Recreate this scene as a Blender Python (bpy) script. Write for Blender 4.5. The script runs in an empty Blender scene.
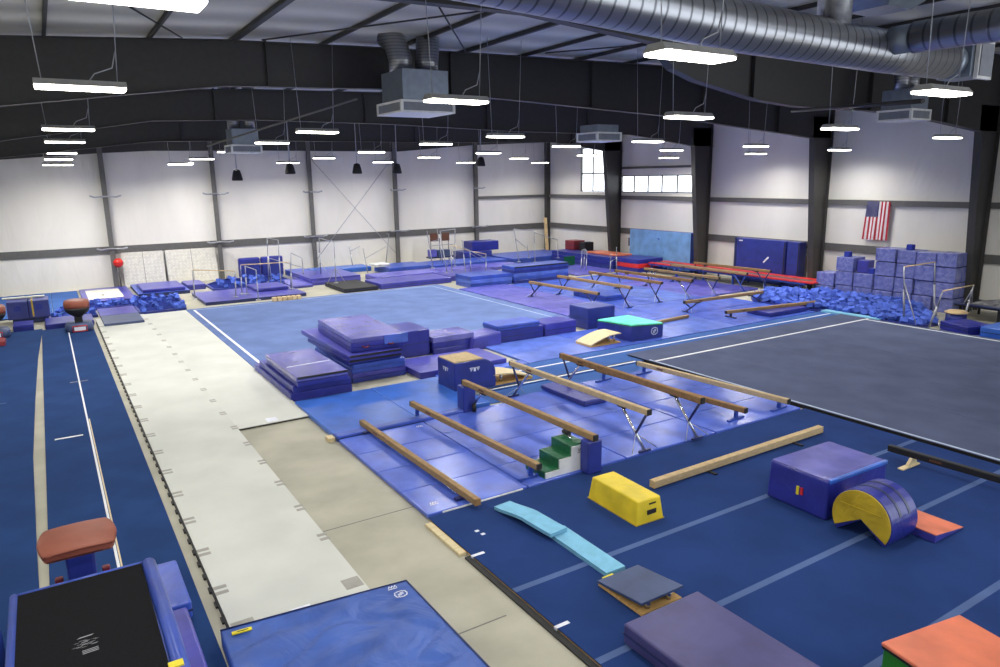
import bpy, bmesh, math, random
from mathutils import Vector, Matrix
random.seed(7)
PI = math.pi
COL = bpy.context.scene.collection
SC = bpy.context.scene

# ------------------------------------------------------------------ camera (pixel <-> world helpers for a 1000x667 frame)
FOC, YAW, PIT, ROL, CAMZ = 714.2, math.radians(32.212), math.radians(12.29), math.radians(.823), 5.8
_f = Vector((math.sin(YAW) * math.cos(PIT), math.cos(YAW) * math.cos(PIT), -math.sin(PIT)))
_r = Vector((math.cos(YAW), -math.sin(YAW), 0)); _d = _f.cross(_r)
RGT = _r * math.cos(ROL) + _d * math.sin(ROL)
DWN = -_r * math.sin(ROL) + _d * math.cos(ROL)
FWD = _f
EYE = Vector((0, 0, CAMZ))
def ray(x, y): return RGT * ((x - 500) / FOC) + DWN * ((y - 333.5) / FOC) + FWD
def P(x, y, z=0.0):
    d = ray(x, y); return EYE + d * ((z - CAMZ) / d.z)
def PX(x, y, X):
    d = ray(x, y); return EYE + d * (X / d.x)
def PY(x, y, Y):
    d = ray(x, y); return EYE + d * (Y / d.y)
def PV(x, y, b):
    """point seen at x,y standing in the upright plane through base point b"""
    n = Vector((b.x, b.y, 0)).normalized(); d = ray(x, y)
    return EYE + d * (n.dot(b - EYE) / n.dot(d))
cam = bpy.data.cameras.new('camera'); co = bpy.data.objects.new('camera', cam); COL.objects.link(co)
cam.sensor_width = 36; cam.lens = FOC / 1000 * 36; cam.clip_end = 300; cam.clip_start = .05
m = Matrix((RGT, -DWN, -FWD)).transposed().to_4x4(); m.translation = EYE
co.matrix_world = m
SC.camera = co

# ------------------------------------------------------------------ materials
def lin(c):
    return tuple(((v / 255) / 12.92 if v / 255 <= .04045 else ((v / 255 + .055) / 1.055) ** 2.4) for v in c) + (1,)
def base(name, rough=.6, metal=0, spec=.5):
    m = bpy.data.materials.new(name); m.use_nodes = True
    nt = m.node_tree; b = nt.nodes['Principled BSDF']
    b.inputs['Roughness'].default_value = rough; b.inputs['Metallic'].default_value = metal
    b.inputs['Specular IOR Level'].default_value = spec
    return m, nt, b
def N(nt, t, **kw):
    n = nt.nodes.new(t)
    for k, v in kw.items():
        if k in n.inputs: n.inputs[k].default_value = v
        else: setattr(n, k, v)
    return n
def noisy(name, c1, c2, scale=4, detail=4, rough=.6, metal=0, spec=.5, bump=0, bscale=None, bdist=.05, distort=0, vary=0, stretch=None):
    """two-tone noise colour with an optional second noise as bump"""
    m, nt, b = base(name, rough, metal, spec); L = nt.links.new
    tc = N(nt, 'ShaderNodeTexCoord'); src = tc.outputs['Object']
    if stretch:
        mp = N(nt, 'ShaderNodeMapping'); mp.inputs['Scale'].default_value = stretch; L(src, mp.inputs['Vector']); src = mp.outputs['Vector']
    n = N(nt, 'ShaderNodeTexNoise', Scale=scale, Detail=detail); L(src, n.inputs['Vector'])
    r = N(nt, 'ShaderNodeValToRGB'); r.color_ramp.elements[0].color = lin(c1); r.color_ramp.elements[1].color = lin(c2)
    r.color_ramp.elements[0].position = .35; r.color_ramp.elements[1].position = .65
    L(n.outputs['Fac'], r.inputs['Fac']); out = r.outputs['Color']
    if vary:
        oi = N(nt, 'ShaderNodeObjectInfo'); hs = N(nt, 'ShaderNodeHueSaturation')
        mr = N(nt, 'ShaderNodeMapRange'); mr.inputs['To Min'].default_value = 1 - vary; mr.inputs['To Max'].default_value = 1 + vary
        L(oi.outputs['Random'], mr.inputs['Value']); L(mr.outputs['Result'], hs.inputs['Value']); L(out, hs.inputs['Color']); out = hs.outputs['Color']
    L(out, b.inputs['Base Color'])
    if bump:
        n2 = N(nt, 'ShaderNodeTexNoise', Scale=bscale or scale * 2, Detail=3, Distortion=distort); L(src, n2.inputs['Vector'])
        bp = N(nt, 'ShaderNodeBump', Strength=bump, Distance=bdist); L(n2.outputs['Fac'], bp.inputs['Height']); L(bp.outputs['Normal'], b.inputs['Normal'])
    return m
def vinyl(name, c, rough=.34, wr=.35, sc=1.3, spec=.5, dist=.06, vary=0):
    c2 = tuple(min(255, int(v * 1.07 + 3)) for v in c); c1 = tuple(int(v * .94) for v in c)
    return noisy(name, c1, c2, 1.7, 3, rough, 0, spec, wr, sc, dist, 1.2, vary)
def carpet(name, c, k=.05, rough=.95):
    c1 = tuple(int(v * (1 - k)) for v in c); c2 = tuple(int(v * (1 + k)) + 1 for v in c)
    return noisy(name, c1, c2, .9, 6, rough, 0, .15, .25, 220, .004)
def plain(name, c, rough=.5, metal=0, spec=.5):
    return noisy(name, tuple(int(v * .97) for v in c), tuple(min(255, int(v * 1.03) + 1) for v in c), 6, 2, rough, metal, spec)
def glow(name, c, s):
    m, nt, b = base(name, .4); b.inputs['Base Color'].default_value = lin(c)
    b.inputs['Emission Color'].default_value = lin(c); b.inputs['Emission Strength'].default_value = s
    return m
M = {}
M['concrete'] = noisy('concrete', (160, 157, 140), (181, 178, 160), .8, 9, .55, 0, .35, .06, 30, .01)
M['wall'] = noisy('wall_vinyl', (230, 227, 218), (239, 236, 228), .5, 4, .42, 0, .4, .5, .9, .08, 1.5, stretch=(1, 1, .35))
M['ceil'] = None
M['steel'] = plain('dark_steel', (52, 51, 50), .5)
M['girt'] = plain('grey_girt', (98, 97, 94), .5)
M['column'] = plain('column_steel', (62, 61, 59), .5)
M['line_soft'] = carpet('line_soft', (184, 196, 214), .02)
M['crease'] = plain('plastic_crease', (166, 172, 214), .3)
M['black'] = plain('black_rubber', (26, 26, 28), .6)
M['blackbed'] = noisy('black_bed', (22, 22, 25), (27, 27, 30), 40, 3, .85, 0, .1, .1, 300, .002)
M['runway_blue'] = carpet('runway_blue', (34, 62, 110))
M['carpet_blue'] = carpet('carpet_blue', (34, 58, 110))
M['strip_blue'] = carpet('strip_blue', (62, 96, 158))
M['fx_blue'] = carpet('fx_blue', (100, 120, 168))
M['fx_grey'] = carpet('fx_grey', (82, 90, 116), .05)
M['line_grey'] = carpet('line_grey', (82, 102, 146))
M['line_white'] = carpet('line_white', (228, 230, 232), .02)
M['white_foam'] = noisy('white_runway', (200, 202, 195), (212, 213, 206), .7, 6, .85, 0, .2, .08, 60, .006)
M['tape_grey'] = plain('tape_grey', (158, 156, 148), .7)
M['royal'] = vinyl('royal_vinyl', (56, 82, 176))
M['royal_deep'] = vinyl('royal_deep_vinyl', (42, 54, 136), .38)
M['royal_light'] = vinyl('royal_light_vinyl', (88, 114, 200), .26)
M['periwinkle'] = vinyl('periwinkle_vinyl', (76, 102, 200), .24, .3, 1.0, .6)
M['bright_blue'] = vinyl('bright_blue_vinyl', (52, 100, 192), .3, .25)
M['violet'] = vinyl('violet_vinyl', (66, 66, 158), .3, .25)
M['violet_dark'] = vinyl('violet_dark_vinyl', (68, 64, 114), .4, .2)
M['violet_light'] = vinyl('violet_light_vinyl', (96, 95, 186), .26, .3)
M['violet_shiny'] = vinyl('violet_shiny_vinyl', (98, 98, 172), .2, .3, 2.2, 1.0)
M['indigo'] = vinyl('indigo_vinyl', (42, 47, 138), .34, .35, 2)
M['navy'] = vinyl('navy_vinyl', (38, 48, 92), .4, .3)
M['blockblue'] = vinyl('block_blue_vinyl', (58, 66, 132), .45, .15)
M['slate'] = vinyl('slate_vinyl', (62, 76, 112), .5, .15)
M['bigblue'] = vinyl('crumpled_blue_vinyl', (56, 88, 164), .4, .55, 1.5, .5, .1)
M['wallblue'] = vinyl('sky_blue_vinyl', (112, 158, 208), .42, .3, .8, .5, .06)
M['skyfoam'] = plain('sky_foam', (122, 184, 214), .7)
M['yellow'] = vinyl('yellow_vinyl', (222, 196, 40), .4, .25, 3)
M['gold'] = vinyl('gold_vinyl', (190, 162, 36), .42, .5, 4)
M['orange'] = vinyl('orange_vinyl', (224, 124, 92), .33, .3, 2)
M['green'] = vinyl('green_vinyl', (24, 92, 58), .3, .6, 8, .5, .03)
M['leaf'] = vinyl('leaf_vinyl', (40, 118, 36), .45)
M['mint'] = vinyl('mint_vinyl', (96, 222, 196), .4, .2)
M['white_vinyl'] = vinyl('white_vinyl', (222, 224, 222), .4, .2)
M['red'] = vinyl('red_vinyl', (206, 44, 44), .4, .2)
M['maroon'] = vinyl('maroon_vinyl', (128, 42, 48), .45)
M['ball'] = plain('red_rubber', (216, 40, 30), .35)
M['leather'] = noisy('brown_leather', (134, 72, 54), (150, 84, 64), 3, 5, .45, 0, .4, .15, 60, .004)
M['suede'] = noisy('tan_suede', (146, 119, 84), (166, 138, 99), 9, 5, .8, 0, .2, .15, 150, .002, stretch=(1, 1, 4))
M['suede_pale'] = noisy('pale_suede', (180, 159, 121), (197, 175, 136), 9, 5, .8, 0, .2, .15, 150, .002, stretch=(1, 1, 4))
M['suede_dark'] = noisy('dark_suede', (134, 103, 68), (153, 120, 80), 9, 5, .8, 0, .2, .15, 150, .002)
M['wood'] = noisy('plywood', (196, 154, 92), (216, 176, 112), 3, 6, .6, 0, .3, stretch=(1, 8, 1))
M['pale_wood'] = noisy('pale_board', (206, 188, 146), (222, 206, 166), 3, 6, .6, 0, .3, stretch=(1, 8, 1))
M['bluepaint'] = plain('blue_paint', (38, 70, 160), .4)
M['navypaint'] = plain('navy_paint', (34, 42, 96), .4)
M['chrome'] = plain('chrome', (200, 202, 208), .22, .9)
M['galv'] = noisy('galvanised', (148, 150, 156), (186, 188, 192), 5, 4, .38, .75)
M['greymetal'] = plain('grey_metal', (170, 172, 178), .4, .6)
M['lamp_body'] = plain('lamp_body', (150, 150, 148), .5)
M['fixture'] = plain('white_enamel', (230, 230, 226), .4)
M['rail'] = noisy('rail_wood', (206, 178, 130), (222, 196, 150), 6, 4, .5, 0, .4)
M['foam'] = noisy('foam_blue', (78, 102, 192), (92, 118, 210), 5, 3, .95, 0, .1, vary=.25)
M['foam_bed'] = noisy('foam_bed', (24, 36, 96), (34, 50, 130), 7, 6, .95, 0, .1, .8, 8, .1)
M['bag'] = noisy('bagged_foam', (96, 104, 172), (132, 138, 194), 3.5, 5, .25, 0, .6, .45, 6, .03, 2.5, .06)
M['foamnavy'] = plain('foam_navy', (44, 60, 160), .9)
M['cream'] = plain('cream_board', (212, 209, 198), .6)
M['greyfelt'] = noisy('grey_sheet', (84, 84, 88), (140, 140, 142), 6, 5, .7, 0, .3, .8, 9, .06)
M['mark'] = plain('white_print', (226, 230, 240), .5)
M['markgrey'] = plain('grey_print', (150, 152, 158), .5)
M['tag'] = plain('yellow_tag', (232, 214, 40), .5)
M['flagred'] = plain('flag_red', (178, 36, 52), .8)
M['flagwhite'] = plain('flag_white', (226, 222, 220), .8)
M['flagblue'] = plain('flag_blue', (46, 50, 100), .8)
M['brown'] = plain('brown_panel', (96, 60, 42), .5)
M['grille'] = plain('grey_grille', (128, 132, 142), .5)
M['duct_body'] = plain('duct_sheet', (132, 142, 156), .4, .5)
M['lamp'] = glow('lamp_tube', (255, 250, 238), 14)
# roof blanket: sagging bands between purlins
m_, nt_, b_ = base('roof_blanket', .5, 0, .4)
tc_ = N(nt_, 'ShaderNodeTexCoord'); w_ = N(nt_, 'ShaderNodeTexWave', Scale=.16, Distortion=1.2, Detail=2); w_.bands_direction = 'Y'
nt_.links.new(tc_.outputs['Object'], w_.inputs['Vector']); bp_ = N(nt_, 'ShaderNodeBump', Strength=.6, Distance=.4)
nt_.links.new(w_.outputs['Fac'], bp_.inputs['Height']); nt_.links.new(bp_.outputs['Normal'], b_.inputs['Normal'])
r_ = N(nt_, 'ShaderNodeValToRGB'); r_.color_ramp.elements[0].color = lin((190, 188, 178)); r_.color_ramp.elements[1].color = lin((218, 215, 205))
nt_.links.new(w_.outputs['Fac'], r_.inputs['Fac']); nt_.links.new(r_.outputs['Color'], b_.inputs['Base Color'])
M['ceil'] = m_
# spiral duct: rings along the local length
def ringed(name, axis, scale):
    m, nt, b = base(name, .3, .8); L = nt.links.new
    tc = N(nt, 'ShaderNodeTexCoord'); w = N(nt, 'ShaderNodeTexWave', Scale=scale, Distortion=0); w.bands_direction = axis
    L(tc.outputs['Object'], w.inputs['Vector'])
    r = N(nt, 'ShaderNodeValToRGB'); r.color_ramp.elements[0].color = lin((96, 98, 104)); r.color_ramp.elements[0].position = .02
    r.color_ramp.elements[1].color = lin((150, 152, 158)); r.color_ramp.elements[1].position = .1
    L(w.outputs['Fac'], r.inputs['Fac']); L(r.outputs['Color'], b.inputs['Base Color'])
    bp = N(nt, 'ShaderNodeBump', Strength=.4, Distance=.03); L(r.outputs['Color'], bp.inputs['Height']); L(bp.outputs['Normal'], b.inputs['Normal'])
    return m
M['spiral_x'] = ringed('spiral_duct_x', 'X', 1.3); M['spiral_y'] = ringed('spiral_duct_y', 'Y', 1.2); M['flex'] = ringed('flex_duct', 'Z', 3.5)

# ------------------------------------------------------------------ mesh builder (world coordinates)
class G:
    def __init__(s): s.bm = bmesh.new()
    def _add(s, verts, faces, smooth=False, mi=0):
        vs = [s.bm.verts.new(v) for v in verts]
        for f in faces:
            try:
                fc = s.bm.faces.new([vs[i] for i in f]); fc.smooth = smooth; fc.material_index = mi
            except ValueError: pass
        return vs
    def box(s, x0, x1, y0, y1, z0, z1, bev=0, rot=0, seg=2, mi=0, tx=0, ty=0):
        """tx, ty: how far the top is drawn in on each side"""
        b = bmesh.new()
        bmesh.ops.create_cube(b, size=1)
        cx, cy = (x0 + x1) / 2, (y0 + y1) / 2
        for v in b.verts:
            t = v.co.z > 0
            sx = (x1 - x0) - (2 * tx if t else 0); sy = (y1 - y0) - (2 * ty if t else 0)
            v.co = Vector((v.co.x * sx, v.co.y * sy, z0 + (v.co.z + .5) * (z1 - z0)))
        if bev: bmesh.ops.bevel(b, geom=b.edges[:], offset=min(bev, .45 * min(x1 - x0, y1 - y0, z1 - z0)), segments=seg, affect='EDGES', profile=.5)
        R = Matrix.Translation((cx, cy, 0)) @ Matrix.Rotation(rot, 4, 'Z')
        s.merge(b, R, False, mi); return s
    def merge(s, b, R=None, smooth=False, mi=0):
        mp = {}
        for v in b.verts: mp[v] = s.bm.verts.new(R @ v.co if R else v.co)
        for f in b.faces:
            try:
                n = s.bm.faces.new([mp[v] for v in f.verts]); n.smooth = smooth; n.material_index = mi
            except ValueError: pass
        b.free()
    def hexa(s, lo, hi, mi=0):
        """lo, hi: four corners each, same order"""
        s._add([Vector(v) for v in list(lo) + list(hi)], [(3, 2, 1, 0), (4, 5, 6, 7), (0, 1, 5, 4), (1, 2, 6, 5), (2, 3, 7, 6), (3, 0, 4, 7)], mi=mi); return s
    def quad(s, *v, mi=0): s._add([Vector(a) for a in v], [tuple(range(len(v)))], mi=mi); return s
    def tube(s, pts, r, n=8, r2=None, cap=True, smooth=True):
        pts = [Vector(p) for p in pts]; rings = []
        for i, p in enumerate(pts):
            t = (pts[min(i + 1, len(pts) - 1)] - pts[max(i - 1, 0)]).normalized()
            a = t.orthogonal() if i == 0 else (prev - t * prev.dot(t))
            a.normalize(); prev = a; b = t.cross(a)
            rr = r if r2 is None else r + (r2 - r) * i / (len(pts) - 1)
            rings.append([s.bm.verts.new(p + (a * math.cos(k * 2 * PI / n) + b * math.sin(k * 2 * PI / n)) * rr) for k in range(n)])
        for A, B in zip(rings, rings[1:]):
            for k in range(n):
                f = s.bm.faces.new((A[k], A[(k + 1) % n], B[(k + 1) % n], B[k])); f.smooth = smooth
        if cap:
            s.bm.faces.new(rings[0][::-1]); s.bm.faces.new(rings[-1])
        return s
    def bar(s, p, q, w, h, up=(0, 0, 1)):
        """rectangular bar from p to q, w across, h along up"""
        p, q = Vector(p), Vector(q); t = (q - p).normalized(); up = Vector(up)
        a = t.cross(up)
        if a.length < .01: a = t.orthogonal()
        a.normalize(); u = a.cross(t); a *= w / 2; u *= h / 2
        s.hexa([p - a - u, p + a - u, p + a + u, p - a + u], [q - a - u, q + a - u, q + a + u, q - a + u]); return s
    def prism(s, prof, axis, a0, a1, bev=0, mi=0, smooth=False):
        """prof in the plane across axis: x->(y,z) y->(x,z) z->(x,y)"""
        b = bmesh.new()
        mk = {'x': lambda u, v, a: (a, u, v), 'y': lambda u, v, a: (u, a, v), 'z': lambda u, v, a: (u, v, a)}[axis]
        A = [b.verts.new(mk(u, v, a0)) for u, v in prof]; B = [b.verts.new(mk(u, v, a1)) for u, v in prof]
        n = len(prof)
        for k in range(n): b.faces.new((A[k], A[(k + 1) % n], B[(k + 1) % n], B[k]))
        b.faces.new(A[::-1]); b.faces.new(B)
        bmesh.ops.recalc_face_normals(b, faces=b.faces[:])
        if bev: bmesh.ops.bevel(b, geom=b.edges[:], offset=bev, segments=2, affect='EDGES', profile=.5)
        s.merge(b, None, smooth, mi); return s
    def lathe(s, c, prof, n=20):
        c = Vector(c); rings = [[s.bm.verts.new(c + Vector((r * math.cos(k * 2 * PI / n), r * math.sin(k * 2 * PI / n), z))) for k in range(n)] for r, z in prof]
        for A, B in zip(rings, rings[1:]):
            for k in range(n):
                f = s.bm.faces.new((A[k], A[(k + 1) % n], B[(k + 1) % n], B[k])); f.smooth = True
        s.bm.faces.new(rings[0][::-1]); s.bm.faces.new(rings[-1]); return s
    def sub(s, cuts=1):
        bmesh.ops.subdivide_edges(s.bm, edges=s.bm.edges[:], cuts=cuts, use_grid_fill=True); return s
    def done(s, name, mat, parent=None, label=None, origin=None):
        bmesh.ops.recalc_face_normals(s.bm, faces=s.bm.faces[:])
        if parent is not None:
            o = Vector((0, 0, 0)); q = parent
            while q is not None: o += q.location; q = q.parent
        elif origin is not None: o = Vector(origin)
        else:
            xs = [v.co.x for v in s.bm.verts]; ys = [v.co.y for v in s.bm.verts]; zs = [v.co.z for v in s.bm.verts]
            o = Vector(((min(xs) + max(xs)) / 2, (min(ys) + max(ys)) / 2, min(zs)))
        for v in s.bm.verts: v.co -= o
        me = bpy.data.meshes.new(name); s.bm.to_mesh(me); s.bm.free()
        for mm in (mat if isinstance(mat, (list, tuple)) else [mat]): me.materials.append(M[mm] if isinstance(mm, str) else mm)
        ob = bpy.data.objects.new(name, me); COL.objects.link(ob)
        if parent is not None: ob.parent = parent
        else: ob.location = o
        if label: ob['label'] = label
        return ob
def tag(o, label, cat, group=None):
    o['label'] = label; o['category'] = cat
    if group: o['group'] = group
    return o
def thing(name, label, cat, loc, group=None):
    o = bpy.data.objects.new(name, None); COL.objects.link(o); o.empty_display_size = .2
    o.location = loc; return tag(o, label, cat, group)
def struct(o): o['kind'] = 'structure'; return o
def copy_tree(o, off, label=None, name=None):
    c = o.copy(); COL.objects.link(c); c.location = o.location + Vector(off)
    if label: c['label'] = label
    for ch in list(o.children):
        d = ch.copy(); COL.objects.link(d); d.parent = c
        for g in list(ch.children):
            e = g.copy(); COL.objects.link(e); e.parent = d
    return c
bpy.context.view_layer.update()

# ------------------------------------------------------------------ the room
BACK, RIGHT = 45.85, 33.35
XL = -12.0
def roof(x):
    pr = [(-12, 8.8), (0, 9.45), (6, 9.85), (14, 10.05), (24, 10.25), (34, 10.35)]
    for (a, za), (b, zb) in zip(pr, pr[1:]):
        if x <= b: return za + (zb - za) * (x - a) / (b - a)
    return pr[-1][1]
struct(G().box(XL, RIGHT, -3, BACK, -.3, 0).done('floor', 'concrete', origin=(0, 0, 0)))
g = G().box(XL, RIGHT + .2, BACK, BACK + .2, -.3, 10.4)
struct(g.done('wall_back', 'wall', origin=(0, 0, 0)))
W1 = (38.95, 41.62, 4.76, 7.8); W2 = (30.9, 37.3, 4.74, 5.83)
g = G()
def wl(y0, y1, z0, z1): g.box(RIGHT, RIGHT + .2, y0, y1, z0, z1)
wl(-3, BACK, -.3, 4.74); wl(-3, 30.9, 4.74, 10.4); wl(30.9, 37.3, 5.83, 10.4); wl(37.3, 38.95, 4.74, 10.4)
wl(38.95, 41.62, 7.8, 10.4); wl(41.62, BACK, 4.74, 10.4)
struct(g.done('wall_right', 'wall', origin=(0, 0, 0)))
struct(G().box(XL - .2, XL, -3, BACK, -.3, 9.2).done('wall_left', 'wall', origin=(0, 0, 0)))
g = G(); xs = [-12, 0, 6, 14, 24, 33.6]
for a, b in zip(xs, xs[1:]):
    g.hexa([(a, -3, roof(a)), (b, -3, roof(b)), (b, BACK + .2, roof(b)), (a, BACK + .2, roof(a))],
           [(a, -3, roof(a) + .2), (b, -3, roof(b) + .2), (b, BACK + .2, roof(b) + .2), (a, BACK + .2, roof(a) + .2)])
struct(g.done('ceiling', 'ceil', origin=(0, 0, 0)))
for a_, b_ in ((P(340, 527), P(420, 500)), (P(436, 643), P(520, 628))): struct(G().bar((a_.x - .3, a_.y, .0), (b_.x, a_.y, .0), .02, .004).done('floor_joint', 'girt'))
# windows
def window(n, y0, y1, z0, z1, vs, hs):
    g = G(); X0, X1 = RIGHT - .02, RIGHT + .1
    for a, b, c, d in ((y0, y1, z0, z0 + .06), (y0, y1, z1 - .06, z1), (y0, y0 + .06, z0, z1), (y1 - .06, y1, z0, z1)): g.box(X0, X1, a, b, c, d)
    for v in vs: g.box(X0 + .01, X1, v - .022, v + .022, z0, z1)
    for h in hs: g.box(X0 + .01, X1, y0, y1, h - .05, h + .05)
    w = struct(g.done('window_%d' % n, 'girt'))
    gm, nt, b = base('glass_%d' % n, .02); b.inputs['Transmission Weight'].default_value = 1; b.inputs['IOR'].default_value = 1.1
    b.inputs['Base Color'].default_value = (.97, .98, 1, 1)
    G().box(RIGHT + .05, RIGHT + .06, y0, y1, z0, z1).done('pane', gm, w)
window(1, *W1, [40.3], [6.02]); window(2, *W2, [32.2, 33.5, 34.75, 36.05], [])
# girts and end wall posts
T = [0]
def trim(g, mat='girt'):
    T[0] += 1; return struct(g.done('trim_%d' % T[0], mat))
trim(G().box(XL, RIGHT, BACK - .06, BACK, 1.92, 2.34))
trim(G().box(26.9, RIGHT, BACK - .14, BACK, 4.3, 4.5))
trim(G().box(RIGHT - .1, RIGHT, 10, BACK - .15, 2.0, 2.37))
trim(G().box(RIGHT - .16, RIGHT, 10, BACK - .15, 4.27, 4.52))
trim(G().box(RIGHT - .12, RIGHT, 30.9, 37.2, 6.26, 6.4))
for x in (-2.9, 3.07, 8.8, 14.6, 20.45, 26.8):
    g = G().box(x - .13, x + .13, BACK - .42, BACK - .4, 0, 9.3); g.box(x - .02, x + .02, BACK - .4, BACK, 0, 9.3); trim(g, 'girt')
g = G().box(33.0, RIGHT, BACK - .5, BACK - .2, 0, 9.3); trim(g, 'column')
# rigid frames: a web with flanges, tapered column at the right wall, rafter with a haunch
FR = {
 37.2: ([(-12, 5.6), (-1.2, 6.93), (4.7, 7.67), (9.3, 7.78), (19, 7.82), (27.5, 7.95), (31.7, 7.45)], .3),
 29.5: ([(-12, 6.0), (-.9, 7.23), (3.8, 8.01), (7.5, 8.15), (12.8, 8.14), (19.3, 7.98), (27, 7.95), (31.7, 7.42)], .62),
 21.95: ([(-12, 6.2), (-.54, 7.7), (4.74, 8.44), (9.64, 8.6), (14.2, 8.49), (22.3, 8.16), (25, 7.95), (31.7, 7.47)], .12),
 14.6: ([(-12, 9.0), (-2, 9.3), (10, 9.5), (14.0, 9.2), (14.7, 8.6), (15.6, 8.35), (18.2, 7.95), (20, 7.84), (24, 7.85), (27, 7.75), (31.7, 7.35)], .1)}
for Y, (bot, drop) in FR.items():
    c = G(); zt = bot[-1][1]; hw = .15
    c.hexa([(32.45, Y - .01, 0), (RIGHT - .05, Y - .01, 0), (RIGHT - .05, Y + .01, 0), (32.45, Y + .01, 0)], [(31.7, Y - .01, zt + 1), (RIGHT - .05, Y - .01, zt + 1), (RIGHT - .05, Y + .01, zt + 1), (31.7, Y + .01, zt + 1)])
    c.hexa([(32.45, Y - hw, 0), (32.48, Y - hw, 0), (32.48, Y + hw, 0), (32.45, Y + hw, 0)], [(31.7, Y - hw, zt), (31.73, Y - hw, zt), (31.73, Y + hw, zt), (31.7, Y + hw, zt)])
    c.box(RIGHT - .2, RIGHT - .17, Y - hw, Y + hw, 0, 9.6)
    trim(c, 'column')
    r = G(); pts = bot + [(RIGHT - .05, zt)]
    for (a, za), (b, zb) in zip(pts, pts[1:]):
        ta, tb = roof(a) - drop, roof(b) - drop
        r.hexa([(a, Y - .01, za), (b, Y - .01, zb), (b, Y + .01, zb), (a, Y + .01, za)], [(a, Y - .01, ta), (b, Y - .01, tb), (b, Y + .01, tb), (a, Y + .01, ta)])
        r.hexa([(a, Y - hw, za - .02), (b, Y - hw, zb - .02), (b, Y + hw, zb - .02), (a, Y + hw, za - .02)], [(a, Y - hw, za), (b, Y - hw, zb), (b, Y + hw, zb), (a, Y + hw, za)])
        r.hexa([(a, Y - hw, ta - .02), (b, Y - hw, tb - .02), (b, Y + hw, tb - .02), (a, Y + hw, ta - .02)], [(a, Y - hw, ta), (b, Y - hw, tb), (b, Y + hw, tb), (a, Y + hw, ta)])
    for x in (6, 12, 18, 24, 29):       # web stiffeners
        zb = [za + (zb - za) * (x - a) / (b - a) for (a, za), (b, zb) in zip(pts, pts[1:]) if a <= x <= b][0]
        r.box(x - .015, x + .015, Y - .13, Y + .13, zb, roof(x) - drop)
    trim(r, 'steel')
r = G(); eb = [(-12, 6.3), (-3, 6.95), (3.1, 7.42), (5.6, 7.56), (12, 7.62), (20.7, 7.62), (26.8, 8.12), (33.3, 8.4)]
for (a, za), (b, zb) in zip(eb, eb[1:]):
    r.hexa([(a, BACK - .37, za), (b, BACK - .37, zb), (b, BACK - .33, zb), (a, BACK - .33, za)], [(a, BACK - .37, roof(a) - .02), (b, BACK - .37, roof(b) - .02), (b, BACK - .33, roof(b) - .02), (a, BACK - .33, roof(a) - .02)])
trim(r, 'steel')
# purlins run along the hall
for x, w in [(-9, .1), (-6.5, .1), (-4, .1), (-1.6, .1), (.6, .1), (3.0, .1), (5.2, .22), (7.8, .1), (10.2, .1), (12.6, .16), (15, .1), (17.5, .1), (20, .1), (22.5, .1), (25, .1), (27.5, .1), (30, .1)]:
    trim(G().box(x - w * .35, x + w * .35, -2.5, BACK - .4, roof(x) - .13, roof(x) - .02), 'steel')
# roof rods, cross cables on the end wall
for p, q in [(P(0, 24, 9.5), P(72, 0, 9.6)), (P(118, 0, 9.6), P(182, 38, 9.5)), (P(262, 40, 9.6), P(490, 10, 9.6)), (P(436, 2, 9.7), P(466, 52, 9.6)), (P(545, 53, 9.7), P(640, 45, 9.8))]:
    trim(G().tube([p, q], .022, 6), 'steel')
for p, q in [((14.7, 45.5, 7.2), (20.3, 45.5, .8)), ((14.7, 45.5, .8), (20.3, 45.5, 7.2))]: trim(G().tube([p, q], .016, 6), 'greymetal')
# small wall arms on the end wall posts
for px, z, w in [(104, 5.1, .75), (212, 5.12, .72), (306, 5.1, .6), (393, 5.1, .55), (474, 5.1, .5), (110, 2.24, .75), (216, 2.28, .75), (311, 2.3, .75), (395, 2.36, .75), (475, 2.36, .7)]:
    c = PY(px, 333, 45.25); x = c.x
    x = min((3.07, 8.8, 14.6, 20.45, 26.8), key=lambda v: abs(v - PY(px, 197 if z > 4 else 246, 45.3).x))
    g = G().tube([(x - w, 45.05, z + .05), (x - w * .7, 45.2, z - .02), (x - .1, 45.38, z), (x + .1, 45.38, z), (x + w * .7, 45.2, z - .02), (x + w, 45.05, z + .05)], .045, 6)
    side = ['left end', 'second', 'third', 'fourth', 'fifth'][[3.07, 8.8, 14.6, 20.45, 26.8].index(x)]
    tag(g.done('wall_bracket', 'greymetal'), 'silver bracket %s on the %s grey post of the white wall' % ('high up' if z > 4 else 'at the dark band', side if side != 'left end' else 'leftmost'), 'bracket')

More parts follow.
